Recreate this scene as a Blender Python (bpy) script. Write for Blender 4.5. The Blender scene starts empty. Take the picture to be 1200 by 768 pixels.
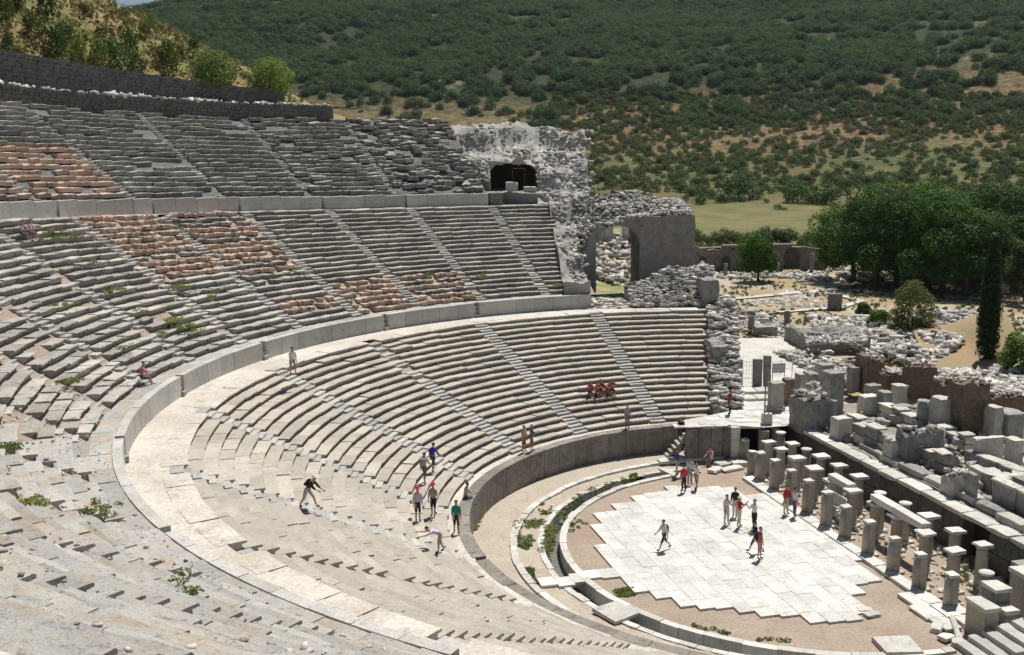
import bpy, bmesh, math, random
import numpy as np
from mathutils import Vector, Matrix

random.seed(7)
RNG = np.random.default_rng(7)
SC = bpy.context.scene
COL = SC.collection
PI = math.pi
rad = math.radians

# ------------------------------------------------------------------ camera
CAM = dict(x=-15.785, y=-55.912, z=22.181, pitch=0.1758, roll=0.0079, f=1249.5)
cd = bpy.data.cameras.new('camera')
cam = bpy.data.objects.new('camera', cd)
COL.objects.link(cam)
cd.sensor_width = 36.0
cd.lens = 36.0 * CAM['f'] / 1200.0
cd.clip_start = 0.5
cd.clip_end = 6000
cam.location = (CAM['x'], CAM['y'], CAM['z'])
_cp, _sp = math.cos(CAM['pitch']), math.sin(CAM['pitch'])
_cr, _sr = math.cos(CAM['roll']), math.sin(CAM['roll'])
FW = np.array([0, _cp, -_sp]); UP0 = np.array([0, _sp, _cp]); RT0 = np.array([1.0, 0, 0])
RT = RT0 * _cr + UP0 * (-_sr) * -1 * -1
RT = _cr * RT0 - _sr * UP0
UP = _sr * RT0 + _cr * UP0
# image u = a*cr - b*sr ; v = a*sr + b*cr   (a along RT0, b along UP0)
cam.matrix_world = Matrix(((RT[0], UP[0], -FW[0], CAM['x']), (RT[1], UP[1], -FW[1], CAM['y']),
                           (RT[2], UP[2], -FW[2], CAM['z']), (0, 0, 0, 1)))
SC.camera = cam
O = np.array([CAM['x'], CAM['y'], CAM['z']])

def ray(px, py):
    u = (px - 600) / CAM['f']; v = (384 - py) / CAM['f']
    return FW + u * RT + v * UP

def at(px, py, z):
    """the place on the level z that is seen at a pixel of the 1200 x 768 photograph"""
    r = ray(px, py); t = (z - O[2]) / r[2]
    return O + r * t

def at_y(px, py, dist):
    r = ray(px, py)
    return O + r * (dist / r[1])

def proj(p):
    q = np.asarray(p, float) - O
    dep = q @ FW
    return 600 + CAM['f'] * (q @ RT) / dep, 384 - CAM['f'] * (q @ UP) / dep

def height_to(base, py):
    """height above the point base at which its vertical reaches the picture row py"""
    lo, hi = 0.0, 60.0
    for _ in range(40):
        m = (lo + hi) / 2
        if proj((base[0], base[1], base[2] + m))[1] > py: lo = m
        else: hi = m
    return lo

# ------------------------------------------------------------------ light
SUN_EL = rad(65); SUN_AZ = math.atan2(0.45, 0.89)      # azimuth from +Y towards +X
SC.world = bpy.data.worlds.new('World')
SC.world.use_nodes = True
wn = SC.world.node_tree
sky = wn.nodes.new('ShaderNodeTexSky'); sky.sky_type = 'NISHITA'; sky.sun_disc = False
sky.sun_elevation = SUN_EL; sky.sun_rotation = SUN_AZ
sky.air_density = 1.0; sky.dust_density = 0.6; sky.ozone_density = 1.0
bg = wn.nodes['Background']; bg.inputs[1].default_value = 0.05
wn.links.new(sky.outputs[0], bg.inputs[0])
sd = bpy.data.lights.new('sun', 'SUN'); sd.energy = 5.0; sd.angle = rad(0.53); sd.color = (1.0, 0.955, 0.88)
sun = bpy.data.objects.new('sun', sd); COL.objects.link(sun)
_sv = Vector((math.sin(SUN_AZ) * math.cos(SUN_EL), math.cos(SUN_AZ) * math.cos(SUN_EL), math.sin(SUN_EL)))
sun.rotation_euler = _sv.to_track_quat('Z', 'Y').to_euler()
sun.location = (60, 120, 160)
SC.view_settings.view_transform = 'Standard'
SC.view_settings.look = 'None'
SC.view_settings.exposure = 0.12
SC.view_settings.gamma = 1.0
SC.render.engine = 'CYCLES'
SC.cycles.max_bounces = 5
SC.cycles.diffuse_bounces = 3
SC.cycles.transparent_max_bounces = 4
SC.cycles.volume_bounces = 0

# ------------------------------------------------------------------ materials
def nodes_of(name, rough=0.9):
    m = bpy.data.materials.new(name); m.use_nodes = True
    nt = m.node_tree; b = nt.nodes['Principled BSDF']
    b.inputs['Roughness'].default_value = rough
    b.inputs['Specular IOR Level'].default_value = 0.2
    return m, nt, b

def noise(nt, scale, detail=6, rough=0.6, vec=None, dist=0.0):
    n = nt.nodes.new('ShaderNodeTexNoise'); n.inputs['Scale'].default_value = scale
    n.inputs['Detail'].default_value = detail; n.inputs['Roughness'].default_value = rough
    n.inputs['Distortion'].default_value = dist
    if vec is not None: nt.links.new(vec, n.inputs['Vector'])
    return n.outputs['Fac']

def ramp(nt, fac, a, b, ca=(0, 0, 0), cb=(1, 1, 1)):
    r = nt.nodes.new('ShaderNodeValToRGB')
    r.color_ramp.elements[0].position = a; r.color_ramp.elements[1].position = b
    r.color_ramp.elements[0].color = (*ca, 1); r.color_ramp.elements[1].color = (*cb, 1)
    nt.links.new(fac, r.inputs[0]); return r.outputs[0]

def mix(nt, fac, a, b, mode='MIX'):
    n = nt.nodes.new('ShaderNodeMix'); n.data_type = 'RGBA'; n.blend_type = mode
    for i, x in ((0, fac), (6, a), (7, b)):
        if isinstance(x, (int, float)): n.inputs[i].default_value = x
        elif isinstance(x, tuple): n.inputs[i].default_value = (*x, 1)
        else: nt.links.new(x, n.inputs[i])
    return n.outputs[2]

def math_(nt, op, a, b=None):
    n = nt.nodes.new('ShaderNodeMath'); n.operation = op
    for i, x in enumerate((a, b)):
        if x is None: continue
        if isinstance(x, (int, float)): n.inputs[i].default_value = x
        else: nt.links.new(x, n.inputs[i])
    return n.outputs[0]

def bump(nt, b, h, strength, dist):
    n = nt.nodes.new('ShaderNodeBump'); n.inputs['Strength'].default_value = strength
    n.inputs['Distance'].default_value = dist
    nt.links.new(h, n.inputs['Height']); nt.links.new(n.outputs[0], b.inputs['Normal'])

def stone(name, c1, c2, dark, s=1.0, dk=(0.52, 0.66), var=0.35, bs=0.5, bd=0.03, rough=0.9, warm=None, isl=None):
    m, nt, b = nodes_of(name, rough)
    pos = nt.nodes.new('ShaderNodeNewGeometry').outputs['Position']
    c = mix(nt, ramp(nt, noise(nt, 0.7 * s, 6, .62, pos), .38, .62), c1, c2)
    if warm:
        c = mix(nt, ramp(nt, noise(nt, 0.33 * s, 5, .6, pos, .4), .5, .68), c, warm)
    c = mix(nt, ramp(nt, noise(nt, 2.6 * s, 9, .72, pos, .3), dk[0], dk[1]), c, dark)
    sp = ramp(nt, noise(nt, 14 * s, 4, .7, pos), .3, .7, (.72, .72, .72), (1.18, 1.18, 1.18))
    c = mix(nt, 1.0, c, sp, 'MULTIPLY')
    if isl:
        c = mix(nt, 1.0, c, ramp(nt, nt.nodes.new('ShaderNodeNewGeometry').outputs['Random Per Island'], 0, 1, (1 - isl,) * 3, (1 + isl * .45,) * 3), 'MULTIPLY')
    oi = nt.nodes.new('ShaderNodeObjectInfo').outputs['Random']
    v = math_(nt, 'ADD', math_(nt, 'MULTIPLY', oi, var), 1.0 - var * .55)
    cv = nt.nodes.new('ShaderNodeCombineColor')
    for i in range(3): nt.links.new(v, cv.inputs[i])
    c = mix(nt, 1.0, c, cv.outputs[0], 'MULTIPLY')
    nt.links.new(c, b.inputs['Base Color'])
    bump(nt, b, noise(nt, 7 * s, 8, .7, pos), bs, bd)
    return m

def flat(name, c, rough=0.8, var=0.15, s=9.0):
    m, nt, b = nodes_of(name, rough)
    pos = nt.nodes.new('ShaderNodeNewGeometry').outputs['Position']
    k = ramp(nt, noise(nt, s, 5, .6, pos), .3, .7, (1 - var,) * 3, (1 + var,) * 3)
    nt.links.new(mix(nt, 1.0, c, k, 'MULTIPLY'), b.inputs['Base Color'])
    return m

M = {}
M['seat_low'] = stone('seat_marble', (.51, .465, .40), (.43, .395, .345), (.24, .215, .185), 1.2, (.55, .73), .28)
M['seat_mid'] = stone('seat_weathered', (.47, .445, .40), (.36, .345, .315), (.15, .14, .125), 1.0, (.53, .68), .5)
M['seat_near'] = stone('seat_dusty', (.50, .475, .43), (.41, .41, .40), (.21, .19, .16), 2.0, (.54, .68), .34, .9, .05, warm=(.44, .365, .285))
M['seat_soil'] = stone('seat_soil', (.46, .42, .36), (.405, .37, .32), (.25, .225, .19), 1.6, (.54, .72), .16, .7, .04, warm=(.52, .48, .42))
M['seat_top'] = stone('seat_lichen', (.43, .415, .38), (.31, .30, .28), (.12, .115, .105), 1.2, (.5, .66), .55)
M['seat_red'] = stone('seat_brick_core', (.52, .41, .335), (.50, .36, .285), (.31, .245, .20), 2.2, (.54, .72), .5, warm=(.50, .46, .40))
M['step'] = stone('step_marble', (.49, .475, .435), (.40, .39, .365), (.24, .23, .21), 1.2, (.56, .72), .35)
M['earth_low'] = stone('cavea_earth', (.42, .37, .30), (.33, .29, .24), (.21, .19, .16), 1.0, (.5, .7), 0)
M['earth_red'] = stone('cavea_rubble_core', (.45, .345, .275), (.41, .355, .30), (.25, .20, .165), 2.2, (.5, .66), 0, 1.0, .08)
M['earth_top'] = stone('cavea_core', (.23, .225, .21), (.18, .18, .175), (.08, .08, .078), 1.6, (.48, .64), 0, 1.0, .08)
M['walk'] = stone('walkway_gravel', (.64, .60, .54), (.54, .50, .44), (.38, .35, .31), .45, (.52, .68), 0, warm=(.50, .45, .38))
M['parapet'] = stone('parapet_slab', (.54, .525, .49), (.46, .445, .415), (.30, .285, .26), .9, (.55, .72), .22, .3, .015)
M['podium'] = stone('podium_slab', (.30, .275, .24), (.22, .205, .18), (.12, .11, .10), 1.0, (.5, .68), .25, .4, .02)
M['upper_wall'] = stone('field_stone_wall', (.25, .248, .24), (.19, .188, .182), (.09, .09, .088), 2.2, (.5, .64), .5, .8, .05)
M['sand'] = stone('orchestra_sand', (.40, .325, .255), (.35, .285, .225), (.28, .225, .18), .5, (.5, .75), 0, .5, .03, warm=(.33, .24, .19))
M['path'] = stone('ring_path_sand', (.48, .42, .34), (.43, .37, .30), (.34, .29, .24), .5, (.52, .75), 0, .25, .02)
M['paving'] = stone('white_marble_paving', (.68, .67, .63), (.57, .56, .53), (.40, .385, .355), .7, (.53, .72), .22, .12, .006, .65)
M['road'] = stone('marble_road', (.62, .60, .56), (.52, .505, .475), (.36, .345, .32), .7, (.54, .7), 0, .4, .03)
M['kerb'] = stone('kerb_marble', (.66, .64, .59), (.55, .53, .49), (.30, .28, .25), 1.2, (.54, .72), .3)
M['pillar'] = stone('pillar_limestone', (.44, .41, .35), (.36, .335, .285), (.20, .185, .16), 1.2, (.54, .72), .25, .5, .02)
M['capital'] = stone('capital_marble', (.70, .68, .64), (.60, .58, .54), (.30, .29, .27), 1.2, (.58, .75), .2)
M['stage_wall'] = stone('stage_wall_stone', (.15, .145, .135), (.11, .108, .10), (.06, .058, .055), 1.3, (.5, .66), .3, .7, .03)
M['ruin'] = stone('ruin_marble', (.64, .61, .555), (.52, .50, .455), (.24, .23, .21), 1.2, (.53, .7), .35, .6, .03)
M['ruin_grey'] = stone('ruin_grey', (.36, .35, .33), (.28, .275, .26), (.14, .135, .13), 1.2, (.52, .68), .35, .6, .03)
M['brick'] = stone('brick_core', (.27, .20, .145), (.22, .165, .12), (.11, .09, .072), 1.8, (.48, .64), .2, .9, .05)
M['rubble'] = stone('rubble_marble', (.64, .61, .56), (.50, .48, .44), (.26, .245, .22), 1.5, (.54, .7), .1, .6, .03, isl=.55)
M['masonry'] = stone('wing_masonry', (.60, .58, .54), (.45, .435, .405), (.22, .21, .20), 1.6, (.55, .7), .1, .8, .06, isl=.3)
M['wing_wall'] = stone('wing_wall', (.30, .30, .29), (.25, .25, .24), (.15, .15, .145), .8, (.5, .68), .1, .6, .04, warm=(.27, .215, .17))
M['bark'] = flat('bark', (.10, .075, .055), .95, .4, 6)
M['metal'] = flat('dull_metal', (.22, .22, .22), .5)
M['board'] = flat('board_grey', (.42, .42, .41), .5)
M['dark'] = flat('recess_shade_and_feet', (.03, .03, .03), .6)  # near-black: shade painted into the door recesses, and the notice board feet

def leafmat(name, c1, c2, trans=.25):
    m, nt, b = nodes_of(name, .7)
    pos = nt.nodes.new('ShaderNodeNewGeometry').outputs['Position']
    g = nt.nodes.new('ShaderNodeNewGeometry')
    c = mix(nt, ramp(nt, noise(nt, 1.1, 4, .6, pos), .35, .65), c1, c2)
    rv = ramp(nt, g.outputs['Random Per Island'], 0, 1, (.65, .65, .65), (1.35, 1.35, 1.35))
    c = mix(nt, 1.0, c, rv, 'MULTIPLY')
    oi = nt.nodes.new('ShaderNodeObjectInfo').outputs['Random']
    c = mix(nt, 1.0, c, ramp(nt, oi, 0, 1, (.62, .7, .72), (1.4, 1.28, 1.05)), 'MULTIPLY')
    nt.links.new(c, b.inputs['Base Color'])
    t = nt.nodes.new('ShaderNodeBsdfTranslucent'); nt.links.new(c, t.inputs[0])
    ms = nt.nodes.new('ShaderNodeMixShader'); ms.inputs[0].default_value = trans
    nt.links.new(b.outputs[0], ms.inputs[1]); nt.links.new(t.outputs[0], ms.inputs[2])
    nt.links.new(ms.outputs[0], nt.nodes['Material Output'].inputs[0])
    return m

M['pine'] = leafmat('pine_needles', (.038, .10, .013), (.07, .15, .022))
M['cypress'] = leafmat('cypress_leaves', (.018, .04, .014), (.028, .055, .018), .1)
M['shrub'] = leafmat('shrub_leaves', (.09, .155, .03), (.13, .2, .045), .35)
M['bright'] = leafmat('fig_leaves', (.13, .21, .045), (.18, .26, .07), .35)
M['olive'] = leafmat('olive_leaves', (.085, .11, .035), (.12, .14, .05), .35)
M['maquis'] = leafmat('maquis_leaves', (.050, .108, .040), (.082, .145, .045), .32)
M['field_bush'] = leafmat('field_bush_leaves', (.075, .115, .04), (.10, .135, .045), .3)
M['grass'] = leafmat('green_weeds', (.19, .25, .075), (.27, .29, .12), .35)
M['dry'] = leafmat('dry_grass_blades', (.25, .20, .095), (.20, .19, .08), .3)

# ------------------------------------------------------------------ object helpers
def link(o, parent=None):
    COL.objects.link(o)
    if parent is not None: o.parent = parent
    return o

def tag(o, label=None, cat=None, group=None, kind=None):
    if label: o['label'] = label
    if cat: o['category'] = cat
    if group: o['group'] = group
    if kind: o['kind'] = kind
    return o

def empty(name, loc, rz=0.0):
    o = bpy.data.objects.new(name, None); COL.objects.link(o)
    o.location = loc; o.rotation_euler = (0, 0, rz); o.empty_display_size = .3
    return o

def thing(name, label, cat, loc=(0, 0, 0), rz=0.0, group=None):
    return tag(empty(name, loc, rz), label, cat, group)

def new_mesh(name, v, f, mat, smooth=False):
    me = bpy.data.meshes.new(name)
    me.from_pydata([tuple(map(float, p)) for p in v], [], [tuple(map(int, q)) for q in f])
    if mat is not None: me.materials.append(mat)
    if smooth: me.polygons.foreach_set('use_smooth', [True] * len(me.polygons))
    me.update()
    return me

def mesh_np(name, V, F, mat, smooth=False):
    """V (n,3), F (m,3 or 4) arrays"""
    me = bpy.data.meshes.new(name)
    n, k = F.shape
    me.vertices.add(len(V)); me.vertices.foreach_set('co', np.asarray(V, np.float32).ravel())
    me.loops.add(n * k); me.loops.foreach_set('vertex_index', F.astype(np.int32).ravel())
    me.polygons.add(n)
    me.polygons.foreach_set('loop_start', np.arange(0, n * k, k, dtype=np.int32))
    if smooth: me.polygons.foreach_set('use_smooth', np.ones(n, bool))
    me.materials.append(mat); me.update(calc_edges=True); me.validate()
    return me

def obj(name, me, parent=None, loc=None, rz=None, scale=None):
    o = bpy.data.objects.new(name, me); COL.objects.link(o)
    if parent is not None: o.parent = parent
    if loc is not None: o.location = loc
    if rz is not None: o.rotation_euler = (0, 0, rz) if not isinstance(rz, tuple) else rz
    if scale is not None: o.scale = scale
    return o

class MB:
    def __init__(s): s.v = []; s.f = []
    def add(s, v, f):
        o = len(s.v); s.v += [tuple(p) for p in v]; s.f += [tuple(i + o for i in q) for q in f]
    def box(s, c, size, rz=0.0, jit=0.0, taper=1.0):
        hx, hy, hz = size[0] / 2, size[1] / 2, size[2] / 2
        cs, sn = math.cos(rz), math.sin(rz); v = []
        for z in (-1, 1):
            k = taper if z > 0 else 1
            for x, y in ((-1, -1), (1, -1), (1, 1), (-1, 1)):
                X = x * hx * k + random.uniform(-jit, jit); Y = y * hy * k + random.uniform(-jit, jit)
                v.append((c[0] + X * cs - Y * sn, c[1] + X * sn + Y * cs, c[2] + z * hz + random.uniform(-jit, jit)))
        s.add(v, [(3, 2, 1, 0), (4, 5, 6, 7), (0, 1, 5, 4), (1, 2, 6, 5), (2, 3, 7, 6), (3, 0, 4, 7)])
    def lathe(s, prof, c=(0, 0, 0), n=12, sx=1.0, sy=1.0):
        v = []; f = []
        for r, z in prof:
            for k in range(n):
                a = 2 * PI * k / n; v.append((c[0] + r * sx * math.cos(a), c[1] + r * sy * math.sin(a), c[2] + z))
        m = len(prof)
        for i in range(m - 1):
            for k in range(n):
                k2 = (k + 1) % n
                f.append((i * n + k, i * n + k2, (i + 1) * n + k2, (i + 1) * n + k))
        f.append(tuple(range(n - 1, -1, -1))); f.append(tuple((m - 1) * n + k for k in range(n)))
        s.add(v, f)
    def tube(s, p, q, r, r2=None, n=6):
        p = Vector(p); q = Vector(q); d = (q - p)
        if d.length < 1e-6: return
        d.normalize(); a = d.orthogonal().normalized(); b = d.cross(a); r2 = r if r2 is None else r2
        v = []
        for P, R in ((p, r), (q, r2)):
            for k in range(n):
                t = 2 * PI * k / n; v.append(P + a * R * math.cos(t) + b * R * math.sin(t))
        f = [(k, (k + 1) % n, n + (k + 1) % n, n + k) for k in range(n)]
        f += [tuple(range(n - 1, -1, -1)), tuple(range(n, 2 * n))]
        s.add(v, f)
    def build(s, name, mat, parent=None, smooth=False, loc=None, rz=None):
        return obj(name, new_mesh(name, s.v, s.f, mat, smooth), parent, loc, rz)

def wbox(size, c=(0, 0, 0), amp=.05, taper=1.0, seg=.28):
    """a squared stone with worn corners and uneven faces"""
    n = [int(min(6, max(2, round(d / seg)))) for d in size]
    idx = {}; V = []; F = []; off = random.uniform(0, 90)
    def vid(i, j, k):
        if (i, j, k) in idx: return idx[(i, j, k)]
        u = np.array([i / n[0] * 2 - 1, j / n[1] * 2 - 1, k / n[2] * 2 - 1])
        e = sum(1 for q in u if abs(q) > .99); p = u * np.array(size) / 2
        if e >= 2: p = p * (1 - np.minimum(.5, (amp * .45 * (e - 1) * random.uniform(.2, 1.9)) / (np.array(size) / 2)) * (np.abs(u) > .99))
        d = float(fbm(np.array(p[0] * 2.2 + off + p[2]), np.array(p[1] * 2.2 + off - p[2] * 1.3), 3))
        p = p * (1 + np.minimum(.12, amp * .45 * d / (np.array(size) / 2)))
        if u[2] > 0: p[:2] *= 1 + (taper - 1) * u[2]
        idx[(i, j, k)] = len(V); V.append(tuple(p + np.array(c))); return len(V) - 1
    for a, b, ax in ((0, 1, 2), (1, 2, 0), (2, 0, 1)):
        for sd_ in (0, n[ax]):
            for i in range(n[a]):
                for j in range(n[b]):
                    q = []
                    for di, dj in ((0, 0), (1, 0), (1, 1), (0, 1)):
                        t = [0, 0, 0]; t[a] = i + di; t[b] = j + dj; t[ax] = sd_; q.append(vid(*t))
                    F.append(tuple(q if sd_ else q[::-1]))
    return V, F

ORD = ['first', 'second', 'third', 'fourth', 'fifth', 'sixth', 'seventh', 'eighth', 'ninth', 'tenth', 'eleventh',
       'twelfth', 'thirteenth', 'fourteenth', 'fifteenth', 'sixteenth', 'seventeenth', 'eighteenth', 'nineteenth', 'twentieth']

# rough stones shared by everything that needs a rock
def rock_verts(seed, flat_=0.7, sub=1):
    rr = random.Random(seed)
    bm = bmesh.new(); bmesh.ops.create_icosphere(bm, subdivisions=sub, radius=1.0)
    for v in bm.verts:
        # squarish block with chipped corners
        p = v.co; m = max(abs(p.x), abs(p.y), abs(p.z)); p = p.lerp(p / m, .75)
        p *= rr.uniform(.82, 1.1); v.co = Vector((p.x, p.y, p.z * flat_))
    V = np.array([v.co[:] for v in bm.verts]); F = np.array([[w.index for w in f.verts] for f in bm.faces])
    bm.free(); return V, F
ROCKS = [rock_verts(i, random.uniform(.5, .85)) for i in range(10)]
CHIPS = []
for i in range(8):
    rr = np.random.default_rng(i)
    v = np.array([(x, y, z) for z in (-1, 1) for x, y in ((-1, -1), (1, -1), (1, 1), (-1, 1))], float)
    v *= [1, .8, .6]; v += rr.uniform(-.22, .22, v.shape)
    CHIPS.append((v, np.array([(3, 2, 1), (3, 1, 0), (4, 5, 6), (4, 6, 7), (0, 1, 5), (0, 5, 4), (1, 2, 6), (1, 6, 5), (2, 3, 7), (2, 7, 6), (3, 0, 4), (3, 4, 7)])))

def scatter_mesh(name, pts, sizes, mat, kinds=CHIPS, tilt=.35, stretch=.35, fl=1.0):
    """many loose stones joined into ONE mesh"""
    Vs = []; Fs = []; o = 0
    for p, s in zip(pts, sizes):
        V, F = kinds[RNG.integers(len(kinds))]
        a = RNG.uniform(0, 2 * PI); t1, t2 = RNG.normal(0, tilt, 2)
        ca, sa = math.cos(a), math.sin(a)
        W = V * (s * .72 * (1 + RNG.uniform(-stretch, stretch, 3)) * [1, 1, fl])
        x, y, z = W[:, 0], W[:, 1] * math.cos(t1) - W[:, 2] * math.sin(t1), W[:, 1] * math.sin(t1) + W[:, 2] * math.cos(t1)
        x, z = x * math.cos(t2) - z * math.sin(t2), x * math.sin(t2) + z * math.cos(t2)
        Vs.append(np.stack([x * ca - y * sa + p[0], x * sa + y * ca + p[1], z + p[2]], 1)); Fs.append(F + o); o += len(V)
    return mesh_np(name, np.concatenate(Vs), np.concatenate(Fs), mat)

# ------------------------------------------------------------------ theatre geometry
def lerp_tab(tab, x):
    xs = [t[0] for t in tab]; ys = [t[1] for t in tab]
    return float(np.interp(x, xs, ys))
R_WALL, Z_POD = 18.2, 1.88                 # orchestra wall
R_L0, R_L1, N_L, Z_D1 = 19.4, 31.9, 20, 7.94   # lower tier rows
T_L = (R_L1 - R_L0) / (N_L - 1); H_L = (Z_D1 - Z_POD) / N_L
R_P1, Z_P1 = 34.6, 9.10                    # parapet of the first walkway
R_M0, R_M1, N_M = 35.9, 48.6, 21
T_M = (R_M1 - R_M0) / (N_M - 1)
R_P2 = 50.0
Z2T = [(100, 15.8), (118, 15.9), (129, 16.1), (152, 16.8), (166, 17.3), (185, 17.3), (215, 16.6), (240, 16.3), (262, 16.3)]
Z3T = [(100, 24.0), (120, 24.2), (130, 24.3), (144, 24.9), (151, 25.4), (166, 26.0)]
z2 = lambda ph: lerp_tab(Z2T, ph)
z3 = lambda ph: lerp_tab(Z3T, ph)
P2H = 1.12
R_T0, R_T1, N_T = 52.2, 63.8, 18
T_T = (R_T1 - R_T0) / (N_T - 1)
hm = lambda ph: (z2(ph) - Z_P1) / N_M
ht = lambda ph: (z3(ph) - z2(ph) - P2H) / N_T
LOW_ST = [106 + 18.7 * k for k in range(9)]
MID_ST = [111.1 + 9.62 * k for k in range(16)]
def pol(r, ph, z): return (r * math.cos(rad(ph)), r * math.sin(rad(ph)), z)

def low_surface(r):
    i = int(math.floor((r - R_L0) / T_L))
    return Z_POD if i < 0 else Z_POD + (min(i, N_L - 1) + 1) * H_L
def mid_surface(r, ph):
    i = int(math.floor((r - R_M0) / T_M))
    return Z_P1 if i < 0 else Z_P1 + (min(i, N_M - 1) + 1) * hm(ph)
def seat_at(px, py, tier):
    """where the ray through a pixel meets the rows of a tier"""
    r = ray(px, py)
    for t in np.arange(15, 170, .04):
        q = O + r * t; R = math.hypot(q[0], q[1]); ph = math.degrees(math.atan2(q[1], q[0])) % 360
        if tier == 'low' and R_WALL < R < R_P1 and q[2] < low_surface(R): return np.array([q[0], q[1], low_surface(R)])
        if tier == 'mid' and R_P1 < R < R_P2 and q[2] < mid_surface(R, ph): return np.array([q[0], q[1], mid_surface(R, ph)])
    return at(px, py, 5.0)

# seat block variants: unit length in x, front face at y=0, top at z=0, height 1
def block_mesh(mat, seed, depth=1.15, h=.36, nose=.20, rough=.02):
    rr = random.Random(seed)
    prof = [(depth, -h), (depth, 0), (.04, 0.0), (0.0, -.03), (.005, -.09), (nose, -.125), (nose, -h)]
    v = []; xs = (-.5, -.17, .17, .5)
    for x in xs:
        dz = rr.uniform(-rough, rough); dy = rr.uniform(-rough, rough)
        for k, (y, z) in enumerate(prof):
            v.append((x + (rr.uniform(-.01, .01) if abs(x) < .5 else 0), y + (dy if k > 1 else 0) + rr.uniform(-rough, rough) * .5,
                      z + (dz + rr.uniform(-rough, rough) * .4 if 1 <= k <= 4 else 0)))
    n = len(prof); f = []
    for i in range(3):
        for k in range(n):
            k2 = (k + 1) % n
            f.append((i * n + k, i * n + k2, (i + 1) * n + k2, (i + 1) * n + k))
    f.append(tuple(range(n - 1, -1, -1))); f.append(tuple(3 * n + k for k in range(n)))
    return new_mesh('seat_block', v, f, mat)
BLK = {k: [block_mesh(M[m], 100 * j + i, rough=ro, nose=.04 if k == 'red' else .12 if k == 'top' else .20) for i in range(8)] for j, (k, m, ro) in enumerate(
    (('low', 'seat_low', .018), ('mid', 'seat_mid', .03), ('near', 'seat_near', .03), ('soil', 'seat_soil', .025), ('lip', 'walk', .012), ('top', 'seat_top', .04), ('red', 'seat_red', .05)))}
STP = [block_mesh(M['step'], 900 + i, depth=.6, h=.22, nose=.02, rough=.02) for i in range(6)]

def place_row(parent, base, kind, r, z, p0, p1, h, L, jr, jz, miss=0.0, zs=1.0, jrot=.01):
    """blocks of one row from angle p0 to p1 (degrees)"""
    arc = rad(p1 - p0) * r; n = max(1, round(arc / L))
    cuts = np.linspace(0, 1, n + 1)
    if n > 1: cuts[1:-1] += RNG.uniform(-.22, .22, n - 1) / n
    for k in range(n):
        if miss and RNG.random() < miss: continue
        pm = p0 + (p1 - p0) * (cuts[k] + cuts[k + 1]) / 2
        ln = arc * (cuts[k + 1] - cuts[k]) - .018
        R = r + RNG.normal(0, jr); Z = z(pm) if callable(z) else z
        x, y, _ = pol(R, pm, 0)
        me = BLK[kind][RNG.integers(8)]
        obj('seat_block', me, parent, (x - base[0], y - base[1], Z + RNG.normal(0, jz) - base[2]),
            (RNG.normal(0, jz * .8), RNG.normal(0, jz * .4), rad(pm) - PI / 2 + RNG.normal(0, jrot)), (ln, 1, zs))

def core(name, rows_r, zfun, p0, p1, mat, drop=.16, n=90):
    """earth and rubble under the seats: a cone-like sheet just below the blocks"""
    V = []; F = []
    phs = np.linspace(p0, p1, n); m = len(rows_r)
    for ph in phs:
        for i, r in enumerate(rows_r):
            V.append(pol(r, ph, zfun(i, ph) - drop + random.uniform(-.03, .03)))
    for a in range(n - 1):
        for i in range(m - 1):
            F.append((a * m + i, a * m + i + 1, (a + 1) * m + i + 1, (a + 1) * m + i))
    o = obj(name, new_mesh(name, V, F, mat)); tag(o, kind='structure'); return o

def ring(name, r0, r1, p0, p1, z, mat, n=120, rn=3, jit=0.0, zf=None):
    V = []; F = []
    for a in range(n + 1):
        ph = p0 + (p1 - p0) * a / n
        for i in range(rn + 1):
            r = r0 + (r1 - r0) * i / rn
            V.append(pol(r, ph, (zf(ph) if zf else z) + random.uniform(-jit, jit)))
    w = rn + 1
    for a in range(n):
        for i in range(rn):
            F.append((a * w + i, a * w + i + 1, (a + 1) * w + i + 1, (a + 1) * w + i)[::1])
    me = new_mesh(name, V, F, mat)
    o = obj(name, me); tag(o, kind='structure'); return o

def arc_block(r0, r1, p0, p1, z0, z1, n=4, jit=0.0):
    """a curved slab; returns verts and faces"""
    V = []; F = []
    jt = random.uniform(-jit, jit)
    for a in range(n + 1):
        ph = p0 + (p1 - p0) * a / n
        for r, z in ((r0, z0), (r0, z1 + jt), (r1, z1 + jt), (r1, z0)): V.append(pol(r, ph, z))
    for a in range(n):
        for k in range(4):
            k2 = (k + 1) % 4
            F.append((a * 4 + k, (a + 1) * 4 + k, (a + 1) * 4 + k2, a * 4 + k2))
    F.append((0, 1, 2, 3)); F.append((n * 4 + 3, n * 4 + 2, n * 4 + 1, n * 4))
    return V, F

def arc_wall(name, label, cat, r0, r1, p0, p1, zb, zt, L, mat, part='wall_slab', group=None, jit=.015, zbf=None, ztf=None):
    pm = (p0 + p1) / 2
    base = pol((r0 + r1) / 2, pm, zbf(pm) if zbf else zb)
    t = thing(name, label, cat, base, 0, group)
    n = max(1, round(rad(p1 - p0) * r0 / L)); g = math.degrees(.012 / r0)
    for k in range(n):
        a = p0 + (p1 - p0) * k / n + g; b = p0 + (p1 - p0) * (k + 1) / n - g; m_ = (a + b) / 2
        dr = random.uniform(-jit, jit)
        V, F = arc_block(r0 + dr, r1 + dr, a, b, (zbf(m_) if zbf else zb) - .1, ztf(m_) if ztf else zt, 3, jit)
        V = [(x - base[0], y - base[1], z - base[2]) for x, y, z in V]
        obj(part, new_mesh(part, V, F, mat), t)
    return t

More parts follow.
